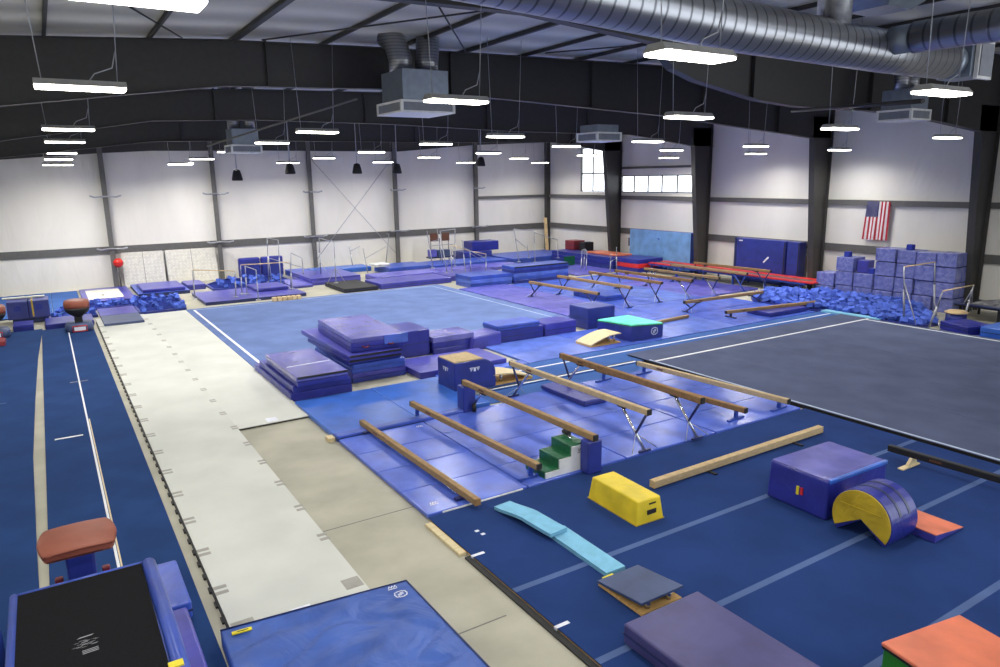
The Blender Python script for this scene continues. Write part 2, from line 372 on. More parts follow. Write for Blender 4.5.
# ------------------------------------------------------------------ ceiling lamps
def lamp(c, label, hang=None):
    t = thing('ceiling_light', label, 'lamp', c, 'hanging strip lamps')
    L, w = .61, .2
    g = G().prism([(c.y - w, c.z), (c.y - w * .6, c.z + .09), (c.y + w * .6, c.z + .09), (c.y + w, c.z)], 'x', c.x - L, c.x + L)
    g.done('lamp_housing', 'lamp_body', t)
    G().box(c.x - L + .01, c.x + L - .01, c.y - w + .005, c.y + w - .005, c.z - .045, c.z - .002, .02).done('lamp_tube', 'lamp', t)
    zr = roof(c.x) - .05
    for sx in (-1, 1):
        G().tube([(c.x + sx * .5, c.y, c.z + .09), (c.x + sx * .62, c.y, zr)], .008, 5).done('wire', 'greymetal', t)
    G().tube([(c.x + .12, c.y, c.z + .09), (c.x + .2, c.y, c.z + .2), (c.x + .45, c.y, c.z + .3), (c.x + .52, c.y, c.z + .55)], .01, 5).done('cable', 'greymetal', t)
    al = bpy.data.lights.new('lamp_light', 'AREA'); al.shape = 'RECTANGLE'; al.size = 1.18; al.size_y = .36; al.color = (1, .975, .93)
    al.energy = (205 if c.y > 13 else 88) * (.6 if c.x > 30 or c.y > 41.5 else 1); al.spread = math.radians(154)
    ao = bpy.data.objects.new('lamp_light', al); COL.objects.link(ao); ao.location = (0, 0, -.055); ao.parent = t
    return t
ROWS = [(.92, 'leftmost lamp row', [(121, -6), (81, 87), (68.5, 129), (65, 141.7), (62, 153), (58.7, 159), (58, 164.5)]),
        (6.1, 'second lamp row', [(691, 55), (456.5, 100.5), (317.5, 131.7), (272, 142.6), (231, 151.7), (202, 158.8), (180.5, 164)]),
        (12.3, 'third lamp row', [(942, 92), (689, 116.7), (505.5, 136.2), (436, 143.7), (371.5, 152), (324, 157.9), (288, 162.6)]),
        (18.7, 'fourth lamp row', [(840, 128.2), (648, 141.2), (566.5, 146), (488.5, 152.8), (429, 157.3), (383, 162)]),
        (26.3, 'fifth lamp row', [(947.5, 137.3), (756, 146), (671.5, 150), (587.5, 155.2), (519, 158.3), (466, 162.5)]),
        (31.0, 'right-hand lamp row', [(839.5, 149.7), (756, 153.5), (669, 157.5), (540, 162.6)])]
ordn = ['nearest', 'second nearest', 'third nearest', 'fourth nearest', 'fifth nearest', 'sixth nearest', 'farthest']
for X, rn, pts in ROWS:
    for i, (px, py) in enumerate(pts):
        c = PX(px, py, X)
        if X < 15 and not (X < 1 and i == 6): c = P(px, py, 7.23 if X < 8 else 7.08)
        if c.y > 43.0: c = PY(px, py, 42.5)
        lamp(c, 'bright white strip lamp hung on wires, %s of the %s' % (ordn[i] if i < len(pts) - 1 else 'farthest', rn))

# ------------------------------------------------------------------ ducts and diffusers
def diffuser(c, w, h, name_lbl, flex=True, lip=.12):
    t = thing('air_diffuser', name_lbl, 'air vent', (c[0], c[1], c[2]))
    x, y, z = c; b = w * .42
    g = G().box(x - w / 2, x + w / 2, y - w / 2, y + w / 2, z, z + .05)
    for sx in (-1, 1):
        for sy in (-1, 1): g.box(x + sx * (w / 2 - .04) - .04, x + sx * (w / 2 - .04) + .04, y + sy * (w / 2 - .04) - .04, y + sy * (w / 2 - .04) + .04, z + .05, z + .28)
    g.box(x - w / 2, x + w / 2, y - w / 2, y + w / 2, z + .28, z + .34); g.done('frame', 'fixture', t)
    G().box(x - w / 2 + .03, x + w / 2 - .03, y - w / 2 + .03, y + w / 2 - .03, z + .05, z + .28).done('grille', 'grille', t)
    G().box(x - b, x + b, y - b, y + b, z + .34, z + h).done('duct_box', 'duct_body', t)
    if flex:
        for sx in (-.24, .24):
            G().tube([(x + sx * w, y, z + h), (x + sx * w * 1.02, y, z + h + .35), (x + sx * w * 1.25, y + .1, z + h + .8), (x + sx * w * 1.6, y + .4, roof(x) - .02)], .2 * w, 14, None, True).done('flexible_duct', 'flex', t)
    return t
diffuser((9.85, 20.2, 7.68), 1.75, 1.2, 'boxy ceiling air diffuser with two silver flexible ducts, the nearest one at left centre')
diffuser((7.75, 33.0, 7.0), 1.3, 1.0, 'boxy ceiling air diffuser above the white end wall, left of the far lamps')
diffuser((18.75, 22.3, 7.12), 1.25, .62, 'low grey air diffuser hanging just left of the windows', False)
diffuser((23.8, 13.25, 7.4), 1.15, .95, 'air diffuser with silver ducts hanging above the flag')
dz = 8.06
t = thing('spiral_duct', 'thick silver spiral duct running under the roof, top right', 'duct', (12, 8.3, dz))
G().tube([(1.5, 8.3, dz + .42), (6, 8.3, dz + .24), (10, 8.3, dz + .06), (14, 8.3, dz), (16.2, 8.3, dz)], .4, 28, .38).done('duct_pipe', 'spiral_x', t)
G().tube([(16.2, 8.3, dz), (16.6, 8.3, dz)], .38, 28, .3).done('reducer', 'duct_body', t)
G().box(16.6, 17.3, 7.95, 8.62, dz - .34, dz + .34).done('end_box', 'duct_body', t)
g = G().box(16.72, 17.32, 7.86, 7.94, dz - .38, dz + .38); g.done('grille_frame', 'fixture', t, 'white framed square air grille')
G().box(16.77, 17.27, 7.84, 7.859, dz - .32, dz + .32).done('grille', 'grille', t)
t2 = thing('branch_duct', 'silver spiral duct branching off towards the upper right corner', 'duct', (13.9, 6, dz + .1))
G().tube([(13.75, 7.6, dz + .12), (13.75, 3.0, dz + .05), (13.75, -1.5, dz)], .27, 24).done('duct_pipe', 'spiral_y', t2)
G().tube([(13.75, 8.0, dz + .12), (13.75, 7.6, dz + .12)], .25, 24).done('collar', 'duct_body', t2, 'yellowish metal collar')
t3 = thing('riser_duct', 'upright silver duct rising from the thick spiral duct into the roof', 'duct', (12.35, 8.3, dz + .35))
G().tube([(12.35, 8.3, dz + .3), (12.35, 8.3, roof(12) - .02)], .29, 24).done('duct_pipe', 'galv', t3)
G().tube([(12.35, 8.3, roof(12) - .3), (12.35, 8.3, roof(12) - .2)], .31, 24).done('band', 'galv', t3)
# upper diffuser seen from below
c = P(880, 3, 9.0)
t = thing('air_diffuser', 'flat pyramid air diffuser high under the roof at the top right, above the branch duct', 'air vent', (c.x, c.y, 9.0))
G().hexa([(c.x - .4, c.y - .4, 8.85), (c.x + .4, c.y - .4, 8.85), (c.x + .4, c.y + .4, 8.85), (c.x - .4, c.y + .4, 8.85)], [(c.x - .8, c.y - .8, 9.2), (c.x + .8, c.y - .8, 9.2), (c.x + .8, c.y + .8, 9.2), (c.x - .8, c.y + .8, 9.2)]).done('cone', 'duct_body', t)
G().box(c.x - .85, c.x + .85, c.y - .85, c.y + .85, 9.2, 9.28).done('frame', 'fixture', t)
G().box(c.x - .5, c.x + .5, c.y - .5, c.y + .5, 9.28, roof(c.x) - .02).done('neck', 'duct_body', t)
tag(G().tube([PX(792, 111, 20), PX(923, 101, 16)], .05, 8).done('pipe', 'steel'), 'thin black pipe under the roof near the right-hand columns', 'pipe')
tag(G().tube([PY(207, 146, 24), PY(357, 99, 20)], .03, 8).done('conduit', 'girt'), 'thin slanting grey conduit in front of the far air diffuser', 'pipe')
# hanging loudspeakers
for i, (px, py) in enumerate([(237, 175), (290, 168.5), (357, 168.5), (397, 168.5), (481, 161.5)]):
    c = PY(px, py, 36.0)
    t = thing('pendant_speaker', 'black bell-shaped loudspeaker hanging before the white wall, %s from the left' % ['first', 'second', 'third', 'fourth', 'fifth'][i], 'loudspeaker', (c.x, c.y, c.z - .25), 'hanging loudspeakers')
    G().lathe((c.x, c.y, c.z), [(.24, -.26), (.25, -.2), (.2, .05), (.15, .22), (.06, .26)], 16).done('speaker_body', 'black', t)
    G().lathe((c.x, c.y, c.z), [(.2, -.27), (.21, -.262)], 16).done('grille', 'girt', t)
    G().tube([(c.x, c.y, c.z + .25), (c.x, c.y, roof(c.x) - .05)], .02 if i != 1 else .03, 6).done('hanging_rod', 'greymetal', t)
#PART2
# ------------------------------------------------------------------ floor coverings
def slab(name, label, cat, mat, x0, x1, y0, y1, z0, z1, edge=None, rot=0, bev=.012):
    t = thing(name, label, cat, ((x0 + x1) / 2, (y0 + y1) / 2, z0))
    zt = z1 if edge is None else z1 - min(.02, (z1 - z0) * .5)
    if edge: G().box(x0 + .01, x1 - .01, y0 + .01, y1 - .01, z0, zt, 0, rot).done('backing', edge, t)
    G().box(x0, x1, y0, y1, zt if edge else z0, z1, bev if not edge else 0, rot).done('surface', mat, t)
    return t
def line(t, name, mat, x0, x1, y0, y1, z, label=None):
    return G().box(x0, x1, y0, y1, z - .004, z + .003).done(name, mat, t, label)
def stripz(t, name, mat, pts, w, z, label=None):
    g = G(); pts = [Vector((p[0], p[1], z)) for p in pts]
    for a, b in zip(pts, pts[1:]):
        d = (b - a).normalized(); n = Vector((-d.y, d.x, 0)) * w / 2
        g.hexa([a - n, a + n, b + n, b - n], [v + Vector((0, 0, .004)) for v in (a - n, a + n, b + n, b - n)])
    return g.done(name, mat, t, label)

# blue vault runways at the left with a concrete gap between them
t = thing('runway_carpet', 'wide dark blue runway carpet along the left edge of the picture', 'carpet', (-1.7, 18, 0))
gp = [(-.56, 34.2), (-.72, 28.5), (-.79, 22.8), (-.82, 17.8), (-.75, 13), (-.66, 9), (-.62, 3)]
g = G(); top = []; 
for (a, ya), (b, yb) in zip(gp, gp[1:]):
    g.hexa([(-2.9, ya, 0), (-2.9, yb, 0), (b, yb, 0), (a, ya, 0)], [(-2.9, ya, .03), (-2.9, yb, .03), (b, yb, .03), (a, ya, .03)])
g.done('surface', 'runway_blue', t)
line(t, 'chalk_mark', 'line_grey', -1.72, -1.45, 22.8, 22.86, .03)
t = thing('runway_carpet', 'dark blue runway carpet with a white centre line, beside the white runway', 'carpet', (.3, 18, 0))
G().box(-.59, 1.22, 3, 33.9, 0, .03, .01).done('surface', 'runway_blue', t)
line(t, 'centre_line', 'line_white', .3, .34, 9, 33.6, .03, 'white centre line')
line(t, 'line_beige_edge', 'pale_wood', .35, .375, 9, 20, .03)  # the tape's own beige edge beside the white line
line(t, 'cross_mark', 'line_white', -.4, .17, 18.7, 18.78, .03); line(t, 'cross_mark', 'navy', .08, .55, 24.1, 24.2, .03)
# white carpet runways
def tapes(t, pts):
    for x, y, w in pts:
        for k in (0, .16): line(t, 'tape_strip', 'tape_grey', x - w, x + w, y + k, y + k + .085, .06)
t = thing('foam_runway', 'long off-white foam runway, left strip reaching to the big blue mat', 'carpet', (2.3, 20, 0))
G().box(1.42, 3.29, 8.2, 35.2, 0, .045).done('backing', 'black', t); G().box(1.41, 3.302, 8.2, 35.2, .045, .06).done('surface', 'white_foam', t)
tapes(t, [(1.5, 9.9 + 1.28 * k, .09) for k in range(19)] + [(3.25, 10.6 + 1.28 * k, .075) for k in range(19)])
line(t, 'tape_patch', 'tape_grey', 1.43, 1.72, 8.75, 9.1, .06); line(t, 'tape_patch', 'tape_grey', 3.02, 3.28, 9.0, 9.28, .06)
g = G().box(1.385, 1.41, 8.6, 34.5, 0, .045)
for k in range(60): g.box(1.355, 1.39, 8.8 + k * .43, 8.95 + k * .43, 0, .03)
g.done('foam_edge', 'black', t, 'black toothed foam edge')
line(t, 'paper_sign', 'mark', 2.2, 2.46, 8.78, 8.97, .06, 'small white paper sign')
G().box(2.25, 2.41, 8.86, 8.88, .062, .066).done('print', 'girt', t)
t = thing('foam_runway', 'shorter off-white foam runway joined on the right of the long one', 'carpet', (4.1, 27, 0))
G().box(3.31, 5.02, 17.0, 35.1, 0, .04).done('backing', 'black', t); G().box(3.302, 5.04, 16.98, 35.1, .04, .06).done('surface', 'white_foam', t)
line(t, 'paper_sign', 'mark', 4.02, 4.28, 17.05, 17.35, .06, 'white tape patch')
# blue floor exercise area at the back
t = thing('spring_floor', 'large pale blue exercise floor with white border line behind the mat stacks', 'carpet', (11.4, 29, 0))
G().box(5.06, 18.2, 22.3, 35.3, 0, .05, .02).done('surface', 'fx_blue', t)
for a in ((5.32, 5.42, 23, 34.9), ): line(t, 'border_line', 'line_white', *a, .05, 'white border line')
for a in ((17.57, 17.62, 22.4, 34.9), (5.32, 17.62, 34.88, 34.93)): line(t, 'border_line', 'line_soft', *a, .05, 'faint border line')
# near dark blue carpet on spring panels
t = thing('carpet_floor', 'dark blue carpet floor in the foreground with pale seam stripes', 'carpet', (10.3, 5, 0))
G().box(5.02, 15.5, -1.5, 10.36, 0, .045).done('plywood_edge', 'wood', t); G().box(5.0, 15.52, -1.5, 10.37, .045, .06).done('surface', 'carpet_blue', t)
for y in (7.66, 5.83, 3.97, 2.1): line(t, 'seam_stripe', 'line_grey', 5.0, 15.5, y - .055, y + .055, .06, 'pale blue seam stripe')
for a in ((4.86, 4.98, 9.0, 10.2),): G().box(*a, 0, .05).done('edge_board', 'pale_wood', t, 'pale board along the carpet edge')
G().box(4.9, 4.99, -1, 8.9, 0, .03).done('foam_edge', 'black', t, 'black foam underlayer')
# grey exercise floor at the right
t = thing('spring_floor', 'large dark grey exercise floor with white border lines at the right', 'carpet', (21.5, 9, 0))
G().box(15.62, 27.3, -1.5, 16.95, 0, .1).done('foam_side', 'black', t); G().box(15.58, 27.35, -1.5, 17, .1, .115, .006).done('surface', 'fx_grey', t)
G().box(15.62, 15.69, -1.5, 16, .111, .118).done('border_line', 'line_soft', t, 'pale border line')
for a in ((15.62, 27.3, 15.72, 15.82), (27.0, 27.1, -1.5, 15.8)): line(t, 'border_line', 'line_white', *a, .115, 'white border line')
for a in ((17.9, 17.92, 0, 15.7), (20.2, 20.215, 0, 15.7), (22.6, 22.615, 0, 15.7)): line(t, 'seam', 'slate', *a, .115)
# tumbling strip between grey floor and mats
t = slab('tumbling_strip', 'bright blue tumbling strip with a white line beside the grey floor', 'carpet', 'strip_blue', 9.6, 27.6, 16.2, 18.0, 0, .06)
line(t, 'white_line', 'line_white', 11.6, 27.4, 17.42, 17.5, .06); line(t, 'edge_line', 'line_white', 9.6, 15.3, 16.22, 16.3, .06); line(t, 'edge_line_black', 'black', 9.6, 15.3, 16.3, 16.38, .06)  # the carpet edge line is white with a black strip next to it
tag(slab('bumper_mat', 'thin pale blue bumper strip where the tumbling strip meets the foam pit', 'mat', 'skyfoam', 27.36, 27.75, 15.4, 17.9, 0, .14), 'thin pale blue bumper strip where the tumbling strip meets the foam pit', 'mat')
t = slab('carpet_strip', 'narrow blue carpet strip between the beam mats and the tumbling strip', 'carpet', 'strip_blue', 8.5, 15.5, 15.3, 16.18, 0, .03)

# ------------------------------------------------------------------ mats
def emblem(t, c, u, v, s, mat='mark', kind=0):
    """white printed emblem lying in the plane spanned by u (right) and v (up) at c"""
    c, u, v = Vector(c), Vector(u).normalized(), Vector(v).normalized(); n = u.cross(v) * .004
    g = G()
    def q(a, b, w, h, k=0):
        p = c + u * a * s + v * b * s
        g._add([p + n + u * (sx * w * s / 2 + k * sy * s) + v * sy * h * s / 2 for sx, sy in ((-1, -1), (1, -1), (1, 1), (-1, 1))], [(0, 1, 2, 3)])
    if kind == 0:       # slanted letters over a rule
        for i in range(3): q(-.34 + i * .34, .12, .1, .5, .1); q(-.2 + i * .34, .12, .08, .5, -.08)
        q(0, -.32, 1.1, .12)
    elif kind == 1:     # winged badge
        for i in range(4): q(-.5 - i * .02, .3 - i * .14, .62 - i * .16, .09, .02); q(.5 + i * .02, .3 - i * .14, .62 - i * .16, .09, -.02)
        q(0, .05, .34, .55)
    elif kind == 2:     # animal head drawn in strokes, with lines of print
        rnd = random.Random(3)
        for i in range(26):
            a = rnd.uniform(0, 2 * PI); r_ = rnd.uniform(.08, .42); q(math.cos(a) * r_ * 1.15, math.sin(a) * r_ * .75 + .15, rnd.uniform(.1, .26), .022, rnd.uniform(-.05, .05))
        q(.05, .66, .55, .08, .06)
        for k in range(3): q(.12, -.42 - k * .11, .6, .05)
    elif kind == 3:     # ring with a bar
        for i in range(14):
            a = i * 2 * PI / 14; q(math.cos(a) * .5, math.sin(a) * .42, .24 if abs(math.sin(a)) > .6 else .1, .1 if abs(math.sin(a)) > .6 else .22)
        q(0, 0, .5, .12); q(-.1, -.16, .3, .1); q(.1, .16, .3, .1)
    return g.done('emblem', mat, t, 'printed emblem')
def soft(name, label, mat, x0, x1, y0, y1, z0, z1, bev=.04, rot=0, cat='mat', group=None, piping=None, tx=0, ty=0, seam=True):
    """thick vinyl mat: cover, piping along the top rim, zip strip along its side"""
    t = thing(name, label, cat, ((x0 + x1) / 2, (y0 + y1) / 2, z0), group)
    G().box(x0, x1, y0, y1, z0, z1, bev, rot, 3, 0, tx, ty).done('cover', mat, t)
    if seam and z1 - z0 > .12:
        zz = z0 + (z1 - z0) * .5
        ex, ey = tx / 2, ty / 2
        G().box(x0 + ex - .006, x1 - ex + .006, y0 + ey - .006, y1 - ey + .006, zz - .012, zz + .012, 0, rot).done('side_seam', piping or 'navy', t)
    return t
def folded(name, label, mats, x0, x1, y0, y1, z0, n, h, rot=0, group=None, jit=.015, strip=None, cat='mat'):
    """folding panel mat lying folded up: n panels on one another"""
    t = thing(name, label, cat, ((x0 + x1) / 2, (y0 + y1) / 2, z0), group)
    for k in range(n):
        j = random.uniform(-jit, jit); mt = mats[k % len(mats)] if isinstance(mats, (list, tuple)) else mats
        G().box(x0 + j, x1 + j, y0 - j, y1 - j, z0 + k * h, z0 + (k + 1) * h - .003, .022, rot, 3).done('panel', mt, t)
    if strip: G().box(x0 + .03, x1 - .02, y0 - .018, y0 + .05, z0 + h * (n - 1) + h * .7 - .02, z0 + h * n - .008, 0, rot).done('velcro_strip', strip, t)
    return t
def spread(name, label, mats, x0, x1, y0, y1, z0, z1, n, axis='y', group=None, cat='mat'):
    """panel mat laid out flat: n panels side by side"""
    t = thing(name, label, cat, ((x0 + x1) / 2, (y0 + y1) / 2, z0), group)
    for k in range(n):
        mt = mats[k % len(mats)] if isinstance(mats, (list, tuple)) else mats
        if axis == 'y': a = (x0, x1, y0 + (y1 - y0) * k / n + .006, y0 + (y1 - y0) * (k + 1) / n - .006)
        else: a = (x0 + (x1 - x0) * k / n + .006, x0 + (x1 - x0) * (k + 1) / n - .006, y0, y1)
        G().box(*a, z0, z1, .02, 0, 3).done('panel', mt, t)
    return t
# under the front beams
t = spread('landing_mat', 'glossy blue panel mat under the lowest beam, at the concrete edge', 'periwinkle', 5.02, 7.12, 10.4, 14.85, 0, .09, 4)
emblem(t, (5.3, 10.75, .09), (1, 0, 0), (0, 1, 0), .15)
emblem(t, (6.9, 14.6, .09), (1, 0, 0), (0, 1, 0), .15)
G().box(5.3, 7.0, 10.375, 10.4, .01, .08).done('velcro_strip', 'white_vinyl', t)
spread('landing_mat', 'glossy blue panel mat between the second low beam and the padded high beam', 'periwinkle', 7.15, 9.6, 10.4, 15.0, 0, .09, 4)
spread('landing_mat', 'glossy blue panel mat under the pale high beam', 'periwinkle', 9.63, 12.3, 10.4, 15.3, 0, .09, 4)
spread('landing_mat', 'glossy blue panel mat at the right end of the front beams', 'periwinkle', 12.33, 15.4, 10.4, 15.3, 0, .09, 4)
spread('landing_mat', 'bright blue smooth panel mat beside the octagonal vault block', 'bright_blue', 5.0, 9.25, 15.2, 18.15, 0, .12, 2, 'x')
t = soft('base_rail', 'flat blue padded rail along the far end of the two lowest beams', 'royal', 5.0, 8.4, 14.88, 15.16, 0, .16)
G().box(4.84, 4.99, 15.0, 15.25, 0, .09).done('wood_end', 'pale_wood', t, 'pale wooden end block')
soft('throw_mat', 'small blue slab mat lying under the pale high beam', 'indigo', 11.0, 11.75, 13.5, 15.4, .09, .24)
# big crumpled mat, bottom centre
t = thing('landing_mat', 'big crumpled blue landing mat at the bottom centre', 'mat', (2.45, 7.3, 0))
A, B, C, D = Vector((1.25, 8.75, 0)), Vector((3.72, 8.5, 0)), Vector((3.75, 5.4, 0)), Vector((1.15, 5.5, 0))
b = bmesh.new(); n = 60; gr = []
from mathutils import noise as NZ
for i in range(n + 1):
    row = []
    for j in range(n + 1):
        u, v = i / n, j / n; p = A.lerp(B, u).lerp(D.lerp(C, u), v)
        e = min(1, min(u, 1 - u, v, 1 - v) * 9)
        z = .23 + e * (.03 * NZ.noise(Vector((p.x * 1.3 + p.y * .8, p.y * 2.2 - p.x, 1))) + -.05 * (1 - min(1, 5 * abs(NZ.noise(Vector((p.x * 1.1 - p.y * .8, p.y * 1.9, 5)))))) + .012 * NZ.noise(Vector((p.x * 4, p.y * 5, 2))))
        row.append(b.verts.new((p.x, p.y, z)))
    gr.append(row)
for i in range(n):
    for j in range(n): b.faces.new((gr[i][j], gr[i + 1][j], gr[i + 1][j + 1], gr[i][j + 1]))
rim = [gr[i][0] for i in range(n + 1)] + [gr[n][j] for j in range(1, n + 1)] + [gr[i][n] for i in range(n - 1, -1, -1)] + [gr[0][j] for j in range(n - 1, 0, -1)]
lo = [b.verts.new((v.co.x, v.co.y, 0)) for v in rim]
for k in range(len(rim)): b.faces.new((rim[k], rim[(k + 1) % len(rim)], lo[(k + 1) % len(rim)], lo[k]))
g = G(); g.merge(b, None, True); g.done('cover', 'bigblue', t)
G().tube([A + Vector((0, 0, .23)), B + Vector((0, 0, .23)), C + Vector((0, 0, .23))], .014, 6).done('piping', 'navy', t)
emblem(t, (3.5, 8.2, .25), (.98, -.1, 0), (.1, .98, 0), .17, kind=3); emblem(t, (3.46, 8.41, .25), (1, -.1, 0), (.1, 1, 0), .12)
g = G().box(1.36, 1.6, 8.56, 8.62, .225, .24, 0, -.08); g.done('warning_tag', 'tag', t, 'yellow warning tag')
G().box(1.42, 1.56, 8.58, 8.595, .24, .243, 0, -.08).done('tag_print', 'black', t)
# black topped block bottom left
t = thing('trampoline_block', 'large low block with black top, blue padded edges and a white emblem, bottom left', 'gym mat', (-.13, 7.3, 0))
G().box(-.9, .62, 4.6, 9.62, .03, .97, .05).done('side_pad', 'royal', t)
G().box(-.82, .52, 4.7, 9.57, .97, 1.02, .01).done('black_top', 'blackbed', t)
G().tube([(.6, 9.58, .98), (.62, 8, .98), (.62, 4.6, .98)], .085, 12).done('edge_roll', 'royal', t, 'rolled blue edge pad')
G().tube([(-.85, 9.6, .99), (.6, 9.6, .99)], .035, 10).done('edge_piping', 'royal', t); G().tube([(-.85, 9.6, .99), (-.85, 4.6, .99)], .05, 10).done('edge_piping', 'royal', t)
c = P(86, 645, 1.025); emblem(t, c, (1, .05, 0), (-.05, 1, 0), .25, 'markgrey', 2)
c = P(176, 664, 1.07); G().box(c.x - .07, c.x + .07, c.y - .05, c.y + .05, 1.05, 1.08).done('yellow_tag', 'tag', t)
t = thing('padded_block', 'dark topped padded block cut off by the lower left corner', 'gym mat', (-1.5, 7.5, 0))
G().box(-2.2, -.99, 5, 9.3, 0, .84, .05).done('side_pad', 'royal', t); G().box(-2.1, -1.02, 5.1, 9.1, .84, .87).done('top', 'girt', t)
soft('folded_mat', 'small shiny light blue mat lying on the runway right of the black block', 'royal', .68, 1.05, 9.55, 10.85, .03, .3)
soft('panel_mat', 'narrow purple mat strip right of the black block at the picture bottom', 'violet', .68, .98, 6.5, 9.5, .03, .28)

# ------------------------------------------------------------------ mat stacks near the exercise floor
folded('folded_mat', 'flat navy mat at the bottom of the left mat stack', ['indigo', 'navy'], 5.02, 6.75, 18.5, 22.4, .0, 1, .24)
folded('folded_mat', 'dark blue folded mat in the middle of the left mat stack', 'indigo', 5.1, 6.74, 18.5, 22.0, .24, 1, .18, strip=None)
t = folded('folded_mat', 'shiny purple folded mat on top of the left mat stack', ['indigo', 'violet_shiny'], 5.17, 6.6, 18.35, 21.5, .42, 2, .14, strip='black')
G().box(5.25, 6.52, 19.6, 19.65, .697, .702, 0, .08).done('tape_stripe', 'mark', t, 'thin pale stripe')
folded('folded_mat', 'blue folded mat at the floor of the tall mat stack', ['royal_deep', 'violet', 'royal'], 7.05, 8.75, 19.25, 22.6, 0, 3, .145)
folded('folded_mat', 'bright blue panel mat second from the bottom of the tall mat stack', ['royal'], 7.05, 8.7, 19.2, 22.5, .437, 1, .13, strip=None)
folded('folded_mat', 'dark purple mat with a black velcro edge in the tall mat stack', ['indigo'], 6.95, 8.62, 19.25, 23.0, .57, 1, .13, strip='black')
folded('folded_mat', 'wide purple mat sticking out to the back of the tall mat stack', ['violet'], 6.95, 8.62, 19.2, 23.7, .702, 1, .15, strip='black')
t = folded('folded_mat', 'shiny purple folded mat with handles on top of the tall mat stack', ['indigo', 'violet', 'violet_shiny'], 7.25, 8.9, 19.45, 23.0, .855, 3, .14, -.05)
G().box(8.15, 8.9, 19.375, 19.42, 1.0, 1.27, 0, -.05).done('side_patch', 'royal_light', t, 'light blue side patch')
for x in (7.55, 8.35): G().tube([(x - .1, 19.42, 1.04), (x - .05, 19.36, 1.0), (x + .05, 19.36, 1.0), (x + .1, 19.42, 1.04)], .02, 6).done('handle', 'maroon', t)
# row of blocks
soft('foam_block', 'tall blue block right behind the tall mat stack', 'indigo', 8.75, 10.5, 21.1, 22.6, 0, .9)
folded('folded_mat', 'low folded purple mat, second block in the row behind the vault block', ['indigo', 'indigo', 'violet_shiny'], 10.55, 12.15, 20.95, 22.1, 0, 3, .2)
t = thing('wedge_mat', 'blue wedge mat with sloping shiny top in the row of blocks', 'mat', (12.1, 20.6, 0))
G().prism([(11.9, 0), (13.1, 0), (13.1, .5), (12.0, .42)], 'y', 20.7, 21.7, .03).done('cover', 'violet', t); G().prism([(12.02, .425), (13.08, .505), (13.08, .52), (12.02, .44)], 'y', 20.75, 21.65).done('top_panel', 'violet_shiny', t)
soft('folded_mat', 'long low purple mat block in the row of blocks', 'indigo', 13.15, 15.1, 20.95, 21.9, 0, .48)
soft('folded_mat', 'blue panel mat lying on the long low block', 'royal', 13.05, 14.9, 20.9, 21.9, .485, .69)
soft('folded_mat', 'second long purple mat block with a shiny top', 'violet', 15.15, 16.6, 20.9, 21.9, 0, .52)
soft('foam_block', 'shiny dark blue block behind the mint-topped mat', 'royal_deep', 17.25, 18.6, 21.0, 22.2, 0, .85)
spread('panel_mat', 'flat purple mat in front of the row of blocks', 'violet', 8.85, 11.9, 18.5, 20.3, 0, .2, 1)
for i, (x0, x1, mt, lb) in enumerate([(9.3, 12.4, 'periwinkle', 'flat light blue mat in front of the vault block'), (12.43, 15.6, 'royal_light', 'flat light blue mat before the long low blocks'), (15.63, 18.6, 'periwinkle', 'flat light blue mat under the mint-topped mat'), (18.63, 22.3, 'royal_light', 'flat light blue mat right of the mint-topped mat'), (22.33, 27.2, 'periwinkle', 'flat light blue mat reaching to the foam pit')]):
    spread('panel_mat', lb, mt, x0, x1, 18.03, 18.46 if x0 < 10 else 20.85, 0, .08, 1 if x0 < 10 else 2)
# mats under the back beams
for i in range(5):
    x0 = 18.65 + i * 2.55 - (.4 if i == 0 else 0)
    spread('panel_mat', ['violet blue panel mat under the nearest back beam', 'violet blue panel mat under the second back beam', 'violet blue panel mat under the third and fourth back beams', 'violet blue panel mat under the sixth back beam', 'violet blue panel mat at the foot of the red tumbling track'][i], ['violet_light', 'periwinkle', 'royal_light', 'violet_light', 'violet'][i] , x0, 18.65 + i * 2.55 + 2.52 if i < 4 else 30.6, 23.6, 29.5, 0, .08, 4)
spread('panel_mat', 'pale blue panel mat between the back beams and the slanted beams', 'periwinkle', 18.65, 27.2, 20.9, 23.57, 0, .08, 4, 'x')
spread('panel_mat', 'violet panel mat right of the pale blue exercise floor', 'violet_light', 18.25, 21.2, 29.55, 33.0, 0, .08, 2)
spread('panel_mat', 'blue panel mat in front of the dark mat stack by the bars', 'periwinkle', 21.25, 29.2, 29.55, 32.6, 0, .08, 3, 'x')
spread('panel_mat', 'violet panel mat far back between the bars and the red tumbling track', 'violet_light', 26.6, 29.9, 33.45, 40, 0, .08, 2)
soft('throw_mat', 'blue slab mat lying under the second back beam', 'royal', 21.7, 22.9, 25.2, 27.6, .08, .34)
soft('folded_mat', 'dark violet mat under the lower slanted beam by the foam pit', 'indigo', 24.6, 27.0, 18.3, 19.5, .08, .26)
